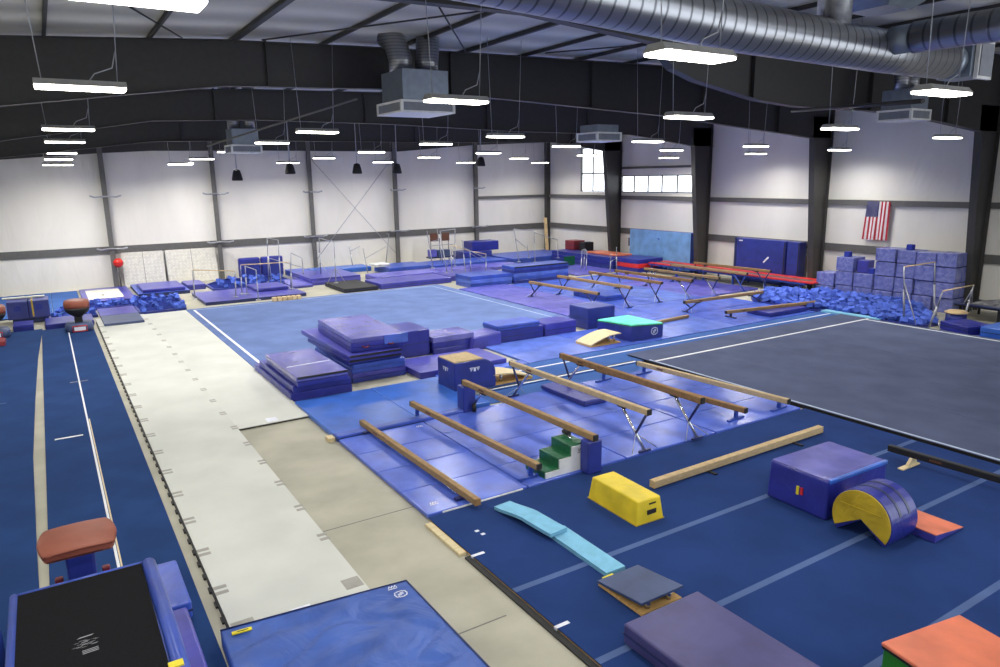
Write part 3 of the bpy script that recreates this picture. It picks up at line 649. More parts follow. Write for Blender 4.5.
# mint trapezoid
t = thing('trapezoid_mat', 'blue block mat with a mint green sloping top', 'mat', (17.5, 19.2, .08))
G().hexa([(17.0, 18.3, .08), (18.52, 18.3, .08), (18.52, 20.15, .08), (17.0, 20.15, .08)], [(17.0, 18.3, .62), (18.52, 18.3, .52), (18.52, 20.15, .52), (17.0, 20.15, .52)]).done('body', 'royal_deep', t)
G().hexa([(16.99, 18.29, .625), (18.53, 18.29, .525), (18.53, 20.16, .525), (16.99, 20.16, .525)], [(16.99, 18.29, .66), (18.53, 18.29, .56), (18.53, 20.16, .56), (16.99, 20.16, .56)]).done('edge_strip', 'leaf', t, 'green edge strip')
G().hexa([(17.0, 18.3, .662), (18.52, 18.3, .562), (18.52, 20.15, .562), (17.0, 20.15, .562)], [(17.02, 18.32, .70), (18.5, 18.32, .60), (18.5, 20.13, .60), (17.02, 20.13, .60)]).done('top_panel', 'mint', t)
emblem(t, (18.1, 18.295, .34), (1, 0, 0), (0, 0, 1), .3, kind=3)
# springboards
def springboard(label, x0, x1, y0, y1, z, mat, hi='y0', bent=False, rise=.22):
    t = thing('springboard', label, 'springboard', ((x0 + x1) / 2, (y0 + y1) / 2, z))
    ax = 'x' if hi[0] == 'y' else 'y'
    a0, a1 = (y0, y1) if ax == 'x' else (x0, x1)
    if hi[1] == '0': a0, a1 = a1, a0     # a0 low end, a1 high end
    n = 8; prof = []
    for k in range(n + 1):
        s_ = k / n; h = rise * (math.sin(s_ * PI * .58) / math.sin(PI * .58) * 1.0 if bent else s_)
        prof.append((a0 + (a1 - a0) * s_, z + .05 + h))
    cl = [(u, v + .035) for u, v in prof[::-1]]
    w0, w1 = (x0, x1) if ax == 'x' else (y0, y1)
    G().prism(prof + cl, ax, w0, w1).done('top_board', mat, t)
    G().prism([(u, v + .003) for u, v in prof] + [(u, v - .028) for u, v in prof[::-1]], ax, w0 + .01, w1 - .01).done('under_board', 'wood', t) if False else None
    pr2 = [(a0, z), (a1, z), (a1, z + .03), (a0, z + .05)]
    G().prism(pr2, ax, w0 + .02, w1 - .02).done('base_board', 'wood', t, 'plywood base board')
    for fr in (.72, .9):
        for q in (.25, .75):
            u = a0 + (a1 - a0) * fr; w = w0 + (w1 - w0) * q; hz = z + .05 + rise * (math.sin(fr * PI * .58) / math.sin(PI * .58) if bent else fr)
            p = (w, u) if ax == 'x' else (u, w)
            G().tube([(p[0], p[1], z + .03), (p[0], p[1], hz)], .045, 10).done('spring', 'chrome', t)
    return t
springboard('pale wooden springboard leaning against the mint-topped mat', 15.3, 16.65, 18.45, 19.3, .08, 'pale_wood', 'x1', True, .26)
springboard('pale curved springboard half hidden behind the vault block', 10.15, 11.5, 16.5, 17.3, .06, 'pale_wood', 'x0', True, .24)
t = springboard('navy carpeted springboard behind the purple mat in the foreground', 6.06, 6.84, 6.2, 7.1, .06, 'slate', 'y0', False, .12)
G().box(6.2, 6.4, 7.1, 7.16, .07, .12).done('wood_tag', 'tag', t, 'yellow wooden lip')
# octagonal vault block
t = thing('vault_block', 'blue vault training block with a tan top and rounded corner', 'vault', (9.5, 16.9, .06))
pr = [(8.92, .06), (10.24, .06), (10.24, .5), (10.22, .62), (10.16, .73), (10.06, .82), (9.94, .88), (9.82, .9), (8.92, .9)]
G().prism(pr, 'y', 16.5, 17.5, .03).done('body', 'royal_deep', t)
G().box(8.94, 9.85, 16.53, 17.47, .89, .925, .012).done('top_pad', 'suede_pale', t, 'tan suede top')
emblem(t, (9.55, 16.494, .64), (1, 0, 0), (0, 0, 1), .2, kind=1); emblem(t, (8.914, 17.0, .64), (0, -1, 0), (0, 0, 1), .2, kind=1)
G().box(8.91, 10.25, 16.492, 17.508, .2, .212).done('lower_seam', 'navy', t)
# steps
t = thing('step_block', 'green topped step block with white sides at the end of the low beams', 'steps', (8.05, 10.9, .06))
X = [7.6, 7.93, 8.23, 8.6]; Z = [.2, .4, .6]
G().prism([(X[0], .06), (X[3], .06), (X[3], Z[2]), (X[2], Z[2]), (X[2], Z[1]), (X[1], Z[1]), (X[1], Z[0]), (X[0], Z[0])], 'y', 10.47, 11.1).done('side_panel', 'white_vinyl', t, 'white side panels')
for k in range(3):
    g = G().box(X[k] - .02, X[k + 1] + .01, 10.5, 11.12, Z[k], Z[k] + .03, .01); g.box(X[k] - .025, X[k] - .003, 10.5, 11.12, Z[k] - (.18 if k else .12), Z[k] + .02); g.done('tread', 'green', t, 'shiny green tread')
emblem(t, (8.43, 10.466, .5), (1, 0, 0), (0, 0, 1), .12, 'girt')
# yellow trapezoid
t = thing('trapezoid_block', 'yellow trapezoid vaulting block in front of the beams', 'gym block', (8.15, 8.8, .06))
G().box(7.77, 8.39, 8.1, 9.42, .06, .47, .025, -.03, 3, 0, .06, .04).done('cover', 'yellow', t)
G().box(7.765, 8.395, 8.095, 9.425, .06, .075, 0, -.03).done('base_piping', 'gold', t)
G().box(8.0, 8.2, 8.105, 8.13, .2, .28).done('handle_slot', 'black', t, 'black handle slot'); G().box(8.05, 8.2, 8.12, 8.14, .37, .395).done('print', 'black', t)
# pale blue balance planks
def plank(label, pts, w, th, bow=0):
    t = thing('balance_plank', label, 'balance plank', (pts[0][0], pts[0][1], pts[0][2]))
    for nm, o, mt in (('foam_core', 0, 'skyfoam'), ('top_layer', th * .55, 'skyfoam')):
        g = G(); prev = None; n = 10; A, B = Vector(pts[0]), Vector(pts[1]); dr = (B - A).normalized(); sd = Vector((-dr.y, dr.x, 0)) * w / 2
        for k in range(n):
            s0, s1 = k / n, (k + 1) / n
            f = lambda s_: A.lerp(B, s_) + Vector((0, 0, o + bow * math.sin(s_ * PI) ** 2 * (1 if s_ < .6 else .8)))
            a, b_ = f(s0), f(s1); h = Vector((0, 0, th * .42))
            g.hexa([a - sd, a + sd, b_ + sd, b_ - sd], [a - sd + h, a + sd + h, b_ + sd + h, b_ - sd + h])
        g.done(nm, mt, t)
plank('pale blue foam plank nearer the springboard, lying flat', [(6.52, 8.72, .06), (6.5, 7.2, .06)], .36, .07)
plank('pale blue foam plank with a bowed top, its end resting on the other plank', [(6.28, 9.98, .07), (6.43, 8.5, .145)], .36, .06, .05)
# purple mat, orange block
t = soft('landing_mat', 'thick purple landing mat in the foreground right of centre', 'violet_dark', 5.5, 6.82, 3.3, 5.93, .06, .34, .03)
t = thing('wedge_block', 'orange topped block with green sides cut off by the bottom right corner', 'gym block', (8.3, 3.2, .06))
G().box(7.37, 8.64, 2.4, 3.68, .06, .5, .02, -.17).done('body', 'leaf', t, 'green side'); G().box(7.36, 8.65, 2.39, 3.69, .49, .52, 0, -.17).done('edge_strip', 'black', t); G().box(7.35, 8.66, 2.38, 3.7, .52, .57, .02, -.17, 3).done('top_panel', 'orange', t)
# blue cube block, wheel, orange wedge
t = thing('foam_block', 'large dark blue foam block with shiny creased purple top beside the yellow half wheel', 'gym block', (11.6, 7.1, .06))
G().box(10.52, 12.26, 6.46, 7.66, .06, .76, .045, -.02, 3, 0, .03, .02).done('cover', 'indigo', t)
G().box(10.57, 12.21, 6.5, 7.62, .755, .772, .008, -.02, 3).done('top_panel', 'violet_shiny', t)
G().box(10.58, 12.22, 6.46, 6.52, .7, .775, .015, -.02).done('edge_piping', 'bright_blue', t)
G().box(10.515, 10.54, 7.02, 7.07, .33, .48, 0).done('yellow_tag', 'tag', t); G().box(10.515, 10.54, 6.94, 6.99, .35, .48, 0).done('red_tag', 'red', t)
r = .5; c = (5.84, .06 + r * math.sin(math.radians(38)))
an = [math.radians(-38 + (256) * k / 30) for k in range(31)]
pr = [(c[0] + r * math.cos(a), c[1] + r * math.sin(a)) for a in an] + [c]
t = thing('wheel_mat', 'blue half wheel mat with a wedge cut out and a golden yellow face', 'gym mat', (10.85, 5.84, .06))
G().prism(pr, 'x', 10.46, 11.2, .012).done('rim_cover', 'indigo', t)
pr2 = [(c[0] + (r - .012) * math.cos(a), c[1] + (r - .012) * math.sin(a)) for a in an[1:-1]] + [(c[0], c[1] + .02)]
G().prism(pr2, 'x', 10.435, 10.458, .008).done('face_panel', 'gold', t, 'golden yellow face')
G().box(10.425, 10.434, 5.51, 6.19, c[1] + .17, c[1] + .2).done('face_strap', 'gold', t)
emblem(t, (10.43, 6.07, c[1] + .27), (0, -1, 0), (0, 0, 1), .12, 'gold', 3)
for x in (10.7, 10.95):
    g = G(); rr = r + .006
    for k in range(20):
        a0, a1 = math.radians(10 + 150 * k / 20), math.radians(10 + 150 * (k + 1) / 20)
        g.hexa([(x, c[0] + rr * math.cos(a0), c[1] + rr * math.sin(a0)), (x + .06, c[0] + rr * math.cos(a0), c[1] + rr * math.sin(a0)), (x + .06, c[0] + rr * math.cos(a1), c[1] + rr * math.sin(a1)), (x, c[0] + rr * math.cos(a1), c[1] + rr * math.sin(a1))],
               [(x, c[0] + (rr - .01) * math.cos(a0), c[1] + (rr - .01) * math.sin(a0)), (x + .06, c[0] + (rr - .01) * math.cos(a0), c[1] + (rr - .01) * math.sin(a0)), (x + .06, c[0] + (rr - .01) * math.cos(a1), c[1] + (rr - .01) * math.sin(a1)), (x, c[0] + (rr - .01) * math.cos(a1), c[1] + (rr - .01) * math.sin(a1))])
    g.done('strap', 'navy', t)
t = thing('wedge_mat', 'small orange topped wedge mat behind the yellow half wheel', 'mat', (11.8, 5.65, .06))
G().prism([(11.26, .06), (12.12, .06), (12.12, .08), (11.26, .19)], 'y', 5.08, 6.05, .01).done('body', 'violet', t); G().prism([(11.26, .192), (12.13, .082), (12.13, .1), (11.26, .21)], 'y', 5.07, 6.06, .006).done('top_panel', 'orange', t, 'orange top')
# tape bits on the carpet
for px, py, lb in ((477, 531, 'small white tape dot on the dark carpet near the panel mat corner'), (483, 534, 'small white tape piece on the dark carpet beside the tape dot')):
    c = P(px, py, .06); tag(G().box(c.x - .035, c.x + .035, c.y - .03, c.y + .03, .06, .064).done('tape_patch', 'mark'), lb, 'tape')
for px, py, lb in ((488, 551, 'white tape strap over the carpet edge, farther one'), (571, 621, 'white tape strap over the carpet edge, nearer one')):
    c = P(px, py, .06); g = G().box(4.985, 5.2, c.y - .03, c.y + .03, .061, .065); g.box(4.975, 4.99, c.y - .03, c.y + .03, .0, .065); tag(g.done('tape_strap', 'mark'), lb, 'tape')

# ------------------------------------------------------------------ beams
def beam(label, p, q, zt, mat='suede', kind='truss', paint='navypaint', hgt=.13, w=.12, base=.08, legs=None, cap='black'):
    """p, q: ends (x,y); zt: top height"""
    p3, q3 = Vector((p[0], p[1], zt - hgt / 2)), Vector((q[0], q[1], zt - hgt / 2))
    L = (q3 - p3).length; d = (q3 - p3).normalized(); s = Vector((-d.y, d.x, 0)); up = Vector((0, 0, 1))
    t = thing('balance_beam', label, 'balance beam', ((p[0] + q[0]) / 2, (p[1] + q[1]) / 2, base))
    b = bmesh.new(); bmesh.ops.create_cube(b, size=1)
    for v in b.verts: v.co = Vector((v.co.x * (L - .06), v.co.y * w, v.co.z * hgt))
    bmesh.ops.bevel(b, geom=b.edges[:], offset=.018, segments=3, affect='EDGES', profile=.5)
    R = Matrix((d, s, up)).transposed().to_4x4(); R.translation = (p3 + q3) / 2
    g = G(); g.merge(b, R, False); g.done('beam_body', mat, t)
    for e, sg in ((p3, 1), (q3, -1)):
        G().bar(e, e + d * sg * .032, w * .94, hgt * .94).done('end_cap', cap, t)
    lc = p3 + d * .95 - s * (w / 2 + .001)
    G().bar(p3 + d * .8 - s * (w / 2) * (1 if s.x > 0 else -1) * 1.02, p3 + d * 1.02 - s * (w / 2) * (1 if s.x > 0 else -1) * 1.02, .004, .045).done('maker_mark', 'brown', t)
    zu = zt - hgt
    if kind == 'truss':
        for e, sg in ((p3, 1), (q3, -1)):
            a = Vector((e.x, e.y, zu)); inner = a + d * sg * .85; foot = Vector((e.x, e.y, base + .03)) + d * sg * .12; end = a + d * sg * .1
            lm = legs or paint
            G().tube([inner, foot], .034, 8).done('leg', lm, t)
            mid = inner.lerp(foot, .62)
            G().tube([end, mid], .03, 8).done('brace', paint, t)
            G().bar(foot - s * .16, foot + s * .16, .06, .04).done('foot', paint, t)
            G().tube([inner + d * sg * .1, inner - d * sg * .12], .05, 8).done('clamp', 'black', t)
            G().tube([mid, foot + s * .36], .008, 5).done('stay_wire', 'greymetal', t); G().tube([mid, foot - s * .36], .008, 5).done('stay_wire', 'greymetal', t)
    elif kind == 'post':
        for e, sg in ((p3, 1), (q3, -1)):
            a = e + d * sg * .28; a.z = zu
            G().bar((a.x, a.y, base), (a.x, a.y, zu), .07, .07, (0, 1, 0)).done('leg', paint, t)
            G().bar(Vector((a.x, a.y, base + .02)) - s * .3, Vector((a.x, a.y, base + .02)) + s * .3, .08, .04).done('foot', paint, t)
            G().tube([(a.x, a.y, zu - .02), Vector((a.x, a.y, base + (zu - base) * .5)) + d * sg * .001, ], .045, 8).done('sleeve', paint, t)
    elif kind == 'block':
        for e, sg in ((p3, 1), (q3, -1)):
            a = e + d * sg * .5
            G().bar(Vector((a.x, a.y, (base + zu) / 2)) - s * .18, Vector((a.x, a.y, (base + zu) / 2)) + s * .18, .1, max(.02, zu - base)).done('foot', paint, t)
    return t
b1 = beam('tan low beam nearest the concrete floor, lying just above the panel mat', (5.77, 15.35), (5.87, 10.12), .27, 'suede', 'block', base=.09, cap='suede_dark')
b2 = beam('tan low beam on short blue posts, second from the concrete floor', (7.12, 15.45), (7.42, 10.42), .46, 'suede', 'post', 'bluepaint', base=.09)
b3 = beam('high beam with blue padded supports, third from the concrete floor', (8.4, 15.1), (8.58, 10.15), .88, 'suede', 'none', base=.09)
G().box(8.42, 8.78, 10.2, 10.45, .06, .74, .03).done('support_pad', 'royal_deep', b3, 'blue padded upright')
G().box(8.26, 8.62, 14.85, 15.2, .06, .74, .04).done('support_pad', 'royal_deep', b3, 'blue padded upright')
for y, sg in ((14.3, 1), (11.0, -1)):
    G().tube([(8.5, y, .74), (8.5, y + sg * .45, .3)], .03, 8).done('strut', 'chrome', b3); G().tube([(8.5, y - .1, .7), (8.5, y + .1, .7)], .05, 8).done('clamp', 'black', b3)
G().tube([(8.5, 14.75, .3), (8.5, 14.75, .12)], .06, 8).done('ratchet', 'black', b3)
b4 = beam('pale tan high beam on chrome legs', (10.02, 15.4), (10.14, 10.3), 1.06, 'suede_pale', 'truss', 'navypaint', legs='chrome', base=.09)
b5 = beam('dark tan high beam on chrome legs, tallest at the front right', (11.58, 15.25), (11.62, 10.2), 1.08, 'suede_dark', 'truss', 'navypaint', legs='chrome', base=.09, hgt=.15)
b6 = beam('low tan beam mostly hidden behind the dark tan high beam', (12.95, 15.35), (13.4, 10.45), .44, 'suede_dark', 'post', 'bluepaint', base=.09)
b7 = beam('low tan beam along the edge of the grey floor', (14.42, 15.25), (14.86, 10.35), .42, 'suede_pale', 'post', 'bluepaint', base=.09)
b8 = beam('tan floor beam lying crosswise on the dark carpet', (9.02, 9.05), (14.27, 9.1), .23, 'suede_pale', 'none', base=.06, hgt=.15, w=.14, cap='suede_pale')
for x in (10.5, 13.2): G().box(x - .03, x + .03, 8.8, 9.35, .06, .09).done('foot', 'black', b8)
bb = beam('black low beam on a plywood foot beside the grey floor', (14.05, 7.42), (14.35, 2.4), .36, 'black', 'none', base=.06, hgt=.13)
for y in (6.95, 3.2):
    x = 14.05 + (7.42 - y) * .06
    G().box(x - .42, x + .2, y - .06, y + .06, .06, .09, .01).done('foot', 'pale_wood', bb, 'plywood foot'); G().prism([(x - .2, .09), (x + .15, .09), (x + .06, .23), (x - .06, .23)], 'y', y - .03, y + .03).done('foot_upright', 'pale_wood', bb)
BB = [('nearest back beam, lower than the others, on blue legs', (19.75, 28.6), (20.1, 23.75), .86, 'suede'),
      ('second back beam from the left on blue legs', (21.25, 28.3), (21.5, 23.2), 1.06, 'suede'),
      ('third back beam from the left on blue legs', (23.45, 28.5), (23.55, 23.4), 1.06, 'suede_dark'),
      ('fourth back beam from the left, on bare metal legs at its near end', (24.85, 28.1), (25.15, 23.05), 1.06, 'suede_dark'),
      ('fifth back beam from the left, on bare metal legs', (26.6, 27.8), (26.8, 22.9), 1.06, 'suede'),
      ('sixth back beam from the left in front of the red track', (28.9, 28.1), (29.05, 23.1), 1.06, 'suede'),
      ('farthest back beam next to the red track', (30.55, 28.0), (30.7, 23.0), 1.06, 'suede_dark')]
for i, (lb, p, q, z, mt) in enumerate(BB):
    beam('tan ' + lb, p, q, z, mt, 'truss', 'bluepaint' if i == 5 else 'navypaint', legs='chrome' if i in (3, 4) else None)
beam('slanted lower beam reaching towards the foam pit', (22.6, 21.15), (27.5, 20.95), .58, 'suede', 'truss', 'navypaint')
beam('short-legged beam over the dark violet mat by the foam pit', (23.05, 19.3), (28.0, 18.6), .38, 'suede', 'post', 'navypaint')
beam('thin floor beam lying beside the mint-topped mat', (19.4, 20.0), (21.9, 20.25), .2, 'suede', 'none', hgt=.11, cap='suede')
#PART3
# ------------------------------------------------------------------ vault tables
def vault_table(label, x, y, ztop, w, l, base_mat, front_pad=True):
    t = thing('vault_table', label, 'vault table', (x, y, .03))
    b = bmesh.new(); bmesh.ops.create_cube(b, size=1)
    bmesh.ops.subdivide_edges(b, edges=b.edges[:], cuts=5, use_grid_fill=True)
    for v in b.verts:
        u, q, h = v.co.x * 2, v.co.y * 2, v.co.z + .5
        taper = 1 - .1 * (1 - h); wx = w / 2 * (1 - .08 * max(0, q)) * taper
        yy = q * l / 2 * (1 - .15 * (1 - h)); rd = 1 - .1 * max(0, abs(q) - .55) * 2
        z = ztop - .22 + .22 * h - .02 * u * u * h - .05 * max(0, -q) ** 2 * h
        v.co = Vector((u * wx * rd, yy, z))
    bmesh.ops.bevel(b, geom=[e for e in b.edges if e.calc_face_angle(0) > .8], offset=.04, segments=3, affect='EDGES', profile=.5)
    g = G(); g.merge(b, Matrix.Translation((x, y, 0)), True); g.done('table_top', 'leather', t, 'rounded brown leather top')
    G().box(x - .17, x + .17, y - .2, y + .2, .1, ztop - .2, .04).done('column_pad', base_mat, t)
    g = G().box(x - .42, x + .42, y - .5, y + .35, .03, .2, .06); g.done('base_pad', 'slate' if front_pad else 'navy', t)
    for s in (-1, 1): G().box(x + s * .33 - .07, x + s * .33 + .07, y - .62, y - .3, .03, .16, .03).done('foot', 'black', t); 
    for s in (-1, 1): G().box(x + s * .28 - .05, x + s * .28 + .05, y + .1, y + .2, .03, .62, .02).done('side_pad', 'maroon', t, 'red-brown upright pad')
    G().box(x - .09, x + .09, y - .208, y - .2, ztop - .62, ztop - .56).done('print', 'mark' if front_pad else 'markgrey', t)
    return t
vault_table('brown leather vault table in front of the black topped block, nearest one', -.14, 10.42, 1.27, .92, .72, 'royal_deep', False)
def far_vault(label, x, y):
    """vault table seen along the runway: bulging leather top over a tapering dark underside, padded round base"""
    t = thing('vault_table', label, 'vault table', (x, y, .03))
    def bowl(prof, name, mat, lb=None):
        g = G(); n = 28; rings = []
        for w, l, z in prof:
            ring = []
            for k in range(n):
                a = 2 * PI * k / n; c, s_ = math.cos(a), math.sin(a); q = .62
                ring.append(g.bm.verts.new((x + w / 2 * math.copysign(abs(c) ** q, c), y + l / 2 * math.copysign(abs(s_) ** q, s_), z)))
            rings.append(ring)
        for A, B in zip(rings, rings[1:]):
            for k in range(n): f = g.bm.faces.new((A[k], A[(k + 1) % n], B[(k + 1) % n], B[k])); f.smooth = True
        g.bm.faces.new(rings[0][::-1]); g.bm.faces.new(rings[-1]); g.done(name, mat, t, lb)
    bowl([(.9, .98, .98), (.92, 1.0, 1.06), (.9, 1.0, 1.17), (.84, .92, 1.24), (.6, .7, 1.28), (.2, .3, 1.29)], 'table_top', 'leather', 'rounded brown leather top')
    bowl([(.3, .4, .6), (.42, .6, .66), (.7, .8, .76), (.86, .94, .88), (.9, .98, .98)], 'under_body', 'black', 'dark tapering underside')
    G().box(x - .14, x + .14, y - .2, y + .2, .3, .62, .03).done('column_pad', 'black', t)
    bowl([(.9, .9, .03), (1.0, 1.0, .1), (1.0, 1.0, .26), (.88, .9, .36), (.5, .5, .38)], 'base_pad', 'slate', 'grey padded base')
    G().box(x - .2, x + .2, y - .53, y - .5, .1, .24).done('base_label', 'mark', t)
    G().tube([(x - .25, y - .52, .07), (x - .25, y - .52, .28), (x + .25, y - .52, .28), (x + .25, y - .52, .07), (x - .25, y - .52, .07)], .018, 6).done('base_trim', 'red', t)
    return t
far_vault('brown leather vault table with grey padded base at the far end of the runway', .72, 33.0)
far_vault('brown leather vault table cut off by the left picture edge', -2.1, 33.4)
tag(G().box(-2.2, -1.72, 31.3, 32.1, .03, .2, .03).done('hand_mat', 'maroon'), 'small red-brown mat on the runway at the left edge', 'mat')
# strapped blocks
t = thing('foam_block', 'two slate blue foam blocks with square holes held by a yellow strap, left edge', 'gym block', (-.97, 36.6, .2))
for k, (a, b_) in enumerate(((-1.75, -.99), (-.97, -.22))):
    G().box(a, b_, 36.0, 37.2, .22, .98, .04).done('block', 'blockblue', t)
    G().box((a + b_) / 2 - .12, (a + b_) / 2 + .12, 35.985, 36.0, .58, .82).done('hole', 'royal_deep', t)
G().box(-.86, -.8, 35.98, 37.2, .3, 1.012).done('strap', 'gold', t, 'yellow strap'); G().box(-1.6, -.3, 36.1, 37.1, .03, .22).done('pedestal', 'navy', t)
tag(G().box(-1.9, -.35, 36.8, 37.05, 1.005, 1.06, .01).done('foam_bar', 'white_foam'), 'white bar lying on the strapped foam blocks', 'bar')
soft('throw_mat', 'low purple mat before the strapped blocks', 'indigo', -2.2, -.85, 33.3, 35.3, .03, .26) if False else soft('throw_mat', 'low purple mat before the strapped blocks', 'indigo', -1.55, -.85, 34.2, 35.3, .0, .26)
soft('throw_mat', 'low purple mat behind the farther vault table', 'indigo', -.45, 1.3, 34.0, 35.8, .0, .22)
# mats at the far left
spread('floor_mat', 'flat blue mat along the white wall at the far left', 'strip_blue', -2.6, 1.1, 37.6, 45.4, 0, .06, 3, 'x')
t = soft('landing_mat', 'purple mat with a white square top near the red ball', 'violet', 1.2, 3.55, 40.2, 45.3, 0, .12)
G().box(1.45, 3.05, 40.9, 44.4, .12, .135, .01).done('white_top', 'cream', t); G().box(2.1, 2.22, 42.0, 42.35, .135, .14).done('print', 'black', t)
spread('landing_mat', 'slate blue mat at the far end of the white runway', ['slate', 'violet'], 1.6, 3.1, 33.0, 37.4, .062, .16, 2)
t = slab('landing_mat', 'large flat blue mat under a purple one below the white wall boards', 'mat', 'royal', 3.72, 6.2, 40.9, 45.2, 0, .18, 'navy')
soft('landing_mat', 'purple mat lying on the large flat blue mat', 'violet', 3.95, 6.0, 41.1, 44.0, .185, .36)
soft('landing_mat', 'small purple mat with black edge beside the far foam pit', 'violet', 6.25, 7.2, 42.0, 44.0, 0, .3)
t = slab('bar_mat', 'large dark violet mat under the low parallel bars', 'mat', 'violet', 6.1, 11.0, 36.1, 39.9, 0, .16, 'navy')
soft('landing_mat', 'smaller violet mat lying on the large dark violet mat', 'violet', 8.95, 10.6, 37.9, 40.0, .165, .34)
t = thing('wooden_rack', 'row of small tan wooden blocks at the edge of the exercise floor', 'rack', (9.9, 35.1, .05))
for k in range(6): G().box(9.0 + k * .24, 9.2 + k * .24, 34.98, 35.25, .05, .24, .02).done('wood_block', 'rail', t)
for i, (a, b_) in enumerate(((9.72, 11.0), (11.05, 12.4))):
    t = soft('landing_mat', '%s blue mat standing upright against the white wall' % ['left', 'right'][i], 'indigo', a, b_, 45.0, 45.4, .02, 1.25, .12)
    G().box(a + .1, b_ - .1, 44.985, 45.0, .2, 1.05, .0).done('front_panel', 'royal_deep', t)
soft('landing_mat', 'small bright blue mat right of the upright mats', 'royal', 12.5, 13.7, 43.3, 45.2, 0, .35)
folded('landing_mat', 'stack of long purple mats in front of the fourth grey post', ['violet', 'violet_light'], 12.35, 15.3, 39.5, 43.2, 0, 3, .13)
soft('landing_mat', 'flat light purple mat left of the black mat', 'violet_light', 11.15, 12.3, 39.0, 42.0, 0, .15)
soft('landing_mat', 'wide sky blue mat under the tall single bar', 'bright_blue', 13.9, 17.7, 43.7, 45.3, 0, .3)
soft('landing_mat', 'square black mat at the back edge of the exercise floor', 'black', 12.9, 14.8, 35.7, 38.8, 0, .22)
soft('landing_mat', 'long purple mat behind the black mat', 'violet', 14.95, 19.3, 35.7, 38.0, 0, .3)
soft('landing_mat', 'long light purple mat farther back in the bars area', 'violet_light', 15.9, 20.2, 38.4, 40.3, 0, .3)
soft('landing_mat', 'blue mat behind the light purple ones, near the fifth grey post', 'royal', 17.8, 20.6, 41, 43.5, 0, .42)
soft('landing_mat', 'purple mat in the bars area under the uneven bars', 'violet', 19.5, 23.2, 36.2, 38.8, 0, .28)
soft('landing_mat', 'bright blue long mat under the uneven bars by the white wall', 'royal', 20.7, 26.5, 41.0, 43.4, 0, .36)
soft('landing_mat', 'violet mat between the uneven bars and the dark mat stack', 'violet_light', 20.6, 26.4, 38.9, 40.8, 0, .24)
soft('landing_mat', 'blue wedge shaped mat behind the bars left of the corner post', 'royal_deep', 24.6, 26.9, 43.6, 45.2, 0, .75)
soft('landing_mat', 'dark blue box mat on the blue one next to the sixth grey post', 'indigo', 25.4, 27.6, 43.8, 45.1, .755, 1.4)
folded('folded_mat', 'blue folded mat stack at the back corner of the exercise floor', ['royal', 'royal_light', 'royal'], 19.05, 21.7, 33.1, 34.8, 0, 3, .21)
folded('folded_mat', 'tall dark blue stack of folded mats behind the nearest back beam', ['royal_deep', 'royal', 'royal_light', 'royal_deep', 'royal'], 21.8, 25.6, 33.0, 34.3, 0, 5, .19, strip='black')
soft('landing_mat', 'long blue mat by the corner under the far uneven bars', 'royal', 27.0, 32.6, 41.0, 45.0, 0, .35)
tag(G().box(19.55, 20.0, 35.35, 35.62, 0, .2, .02).done('carton', 'white_vinyl'), 'small white box on the floor beside the purple mats', 'box')
# white boards on the wall, ball
for i, (a, b_) in enumerate(((3.5, 5.66), (5.78, 8.55))):
    t = thing('wall_board', ['pale perforated board leaning on the white wall beside the red ball', 'pale perforated board leaning on the white wall, right one'][i], 'board', ((a + b_) / 2, 45.5, 0))
    G().hexa([(a, 45.3, .02), (b_, 45.3, .02), (b_, 45.36, .02), (a, 45.36, .02)], [(a, 45.68, 1.95), (b_, 45.68, 1.95), (b_, 45.74, 1.95), (a, 45.74, 1.95)]).done('panel', 'cream', t)
    g = G(); nx = int((b_ - a) / .2)
    for k in range(nx):
        for j in range(8):
            x = a + .15 + k * .2; z = .35 + j * .19; y = 45.3 + .38 * (z - .02) / 1.93 - .004
            if x < b_ - .1: g.quad((x - .025, y, z), (x + .025, y, z), (x + .025, y + .012, z + .05), (x - .025, y + .012, z + .05))
    g.done('hole_pattern', 'wall', t)
    G().hexa([(a + (b_ - a) * .5, 45.29, .02), (a + (b_ - a) * .5 + .02, 45.29, .02), (a + (b_ - a) * .5 + .02, 45.31, .02), (a + (b_ - a) * .5, 45.31, .02)], [(a + (b_ - a) * .5, 45.67, 1.95), (a + (b_ - a) * .5 + .02, 45.67, 1.95), (a + (b_ - a) * .5 + .02, 45.69, 1.95), (a + (b_ - a) * .5, 45.69, 1.95)]).done('seam', 'girt', t)
t = thing('exercise_ball', 'red rubber ball on a stand by the leftmost grey post of the white wall', 'ball', (3.27, 45.1, 1.22))
b = bmesh.new(); bmesh.ops.create_uvsphere(b, u_segments=24, v_segments=14, radius=.26)
g = G(); g.merge(b, Matrix.Translation((3.27, 45.1, 1.46)), True); g.done('ball', 'ball', t)
G().lathe((3.27, 45.1, 1.46), [(.262, -.01), (.264, .01)], 24).done('seam', 'maroon', t)
t = thing('ball_stand', 'thin grey stand carrying the red ball', 'stand', (3.27, 45.1, 0))
G().tube([(3.27, 45.1, .02), (3.27, 45.1, 1.2)], .03, 8).done('pole', 'girt', t); G().lathe((3.27, 45.1, 0), [(.18, 0), (.18, .03)], 16).done('base', 'girt', t)

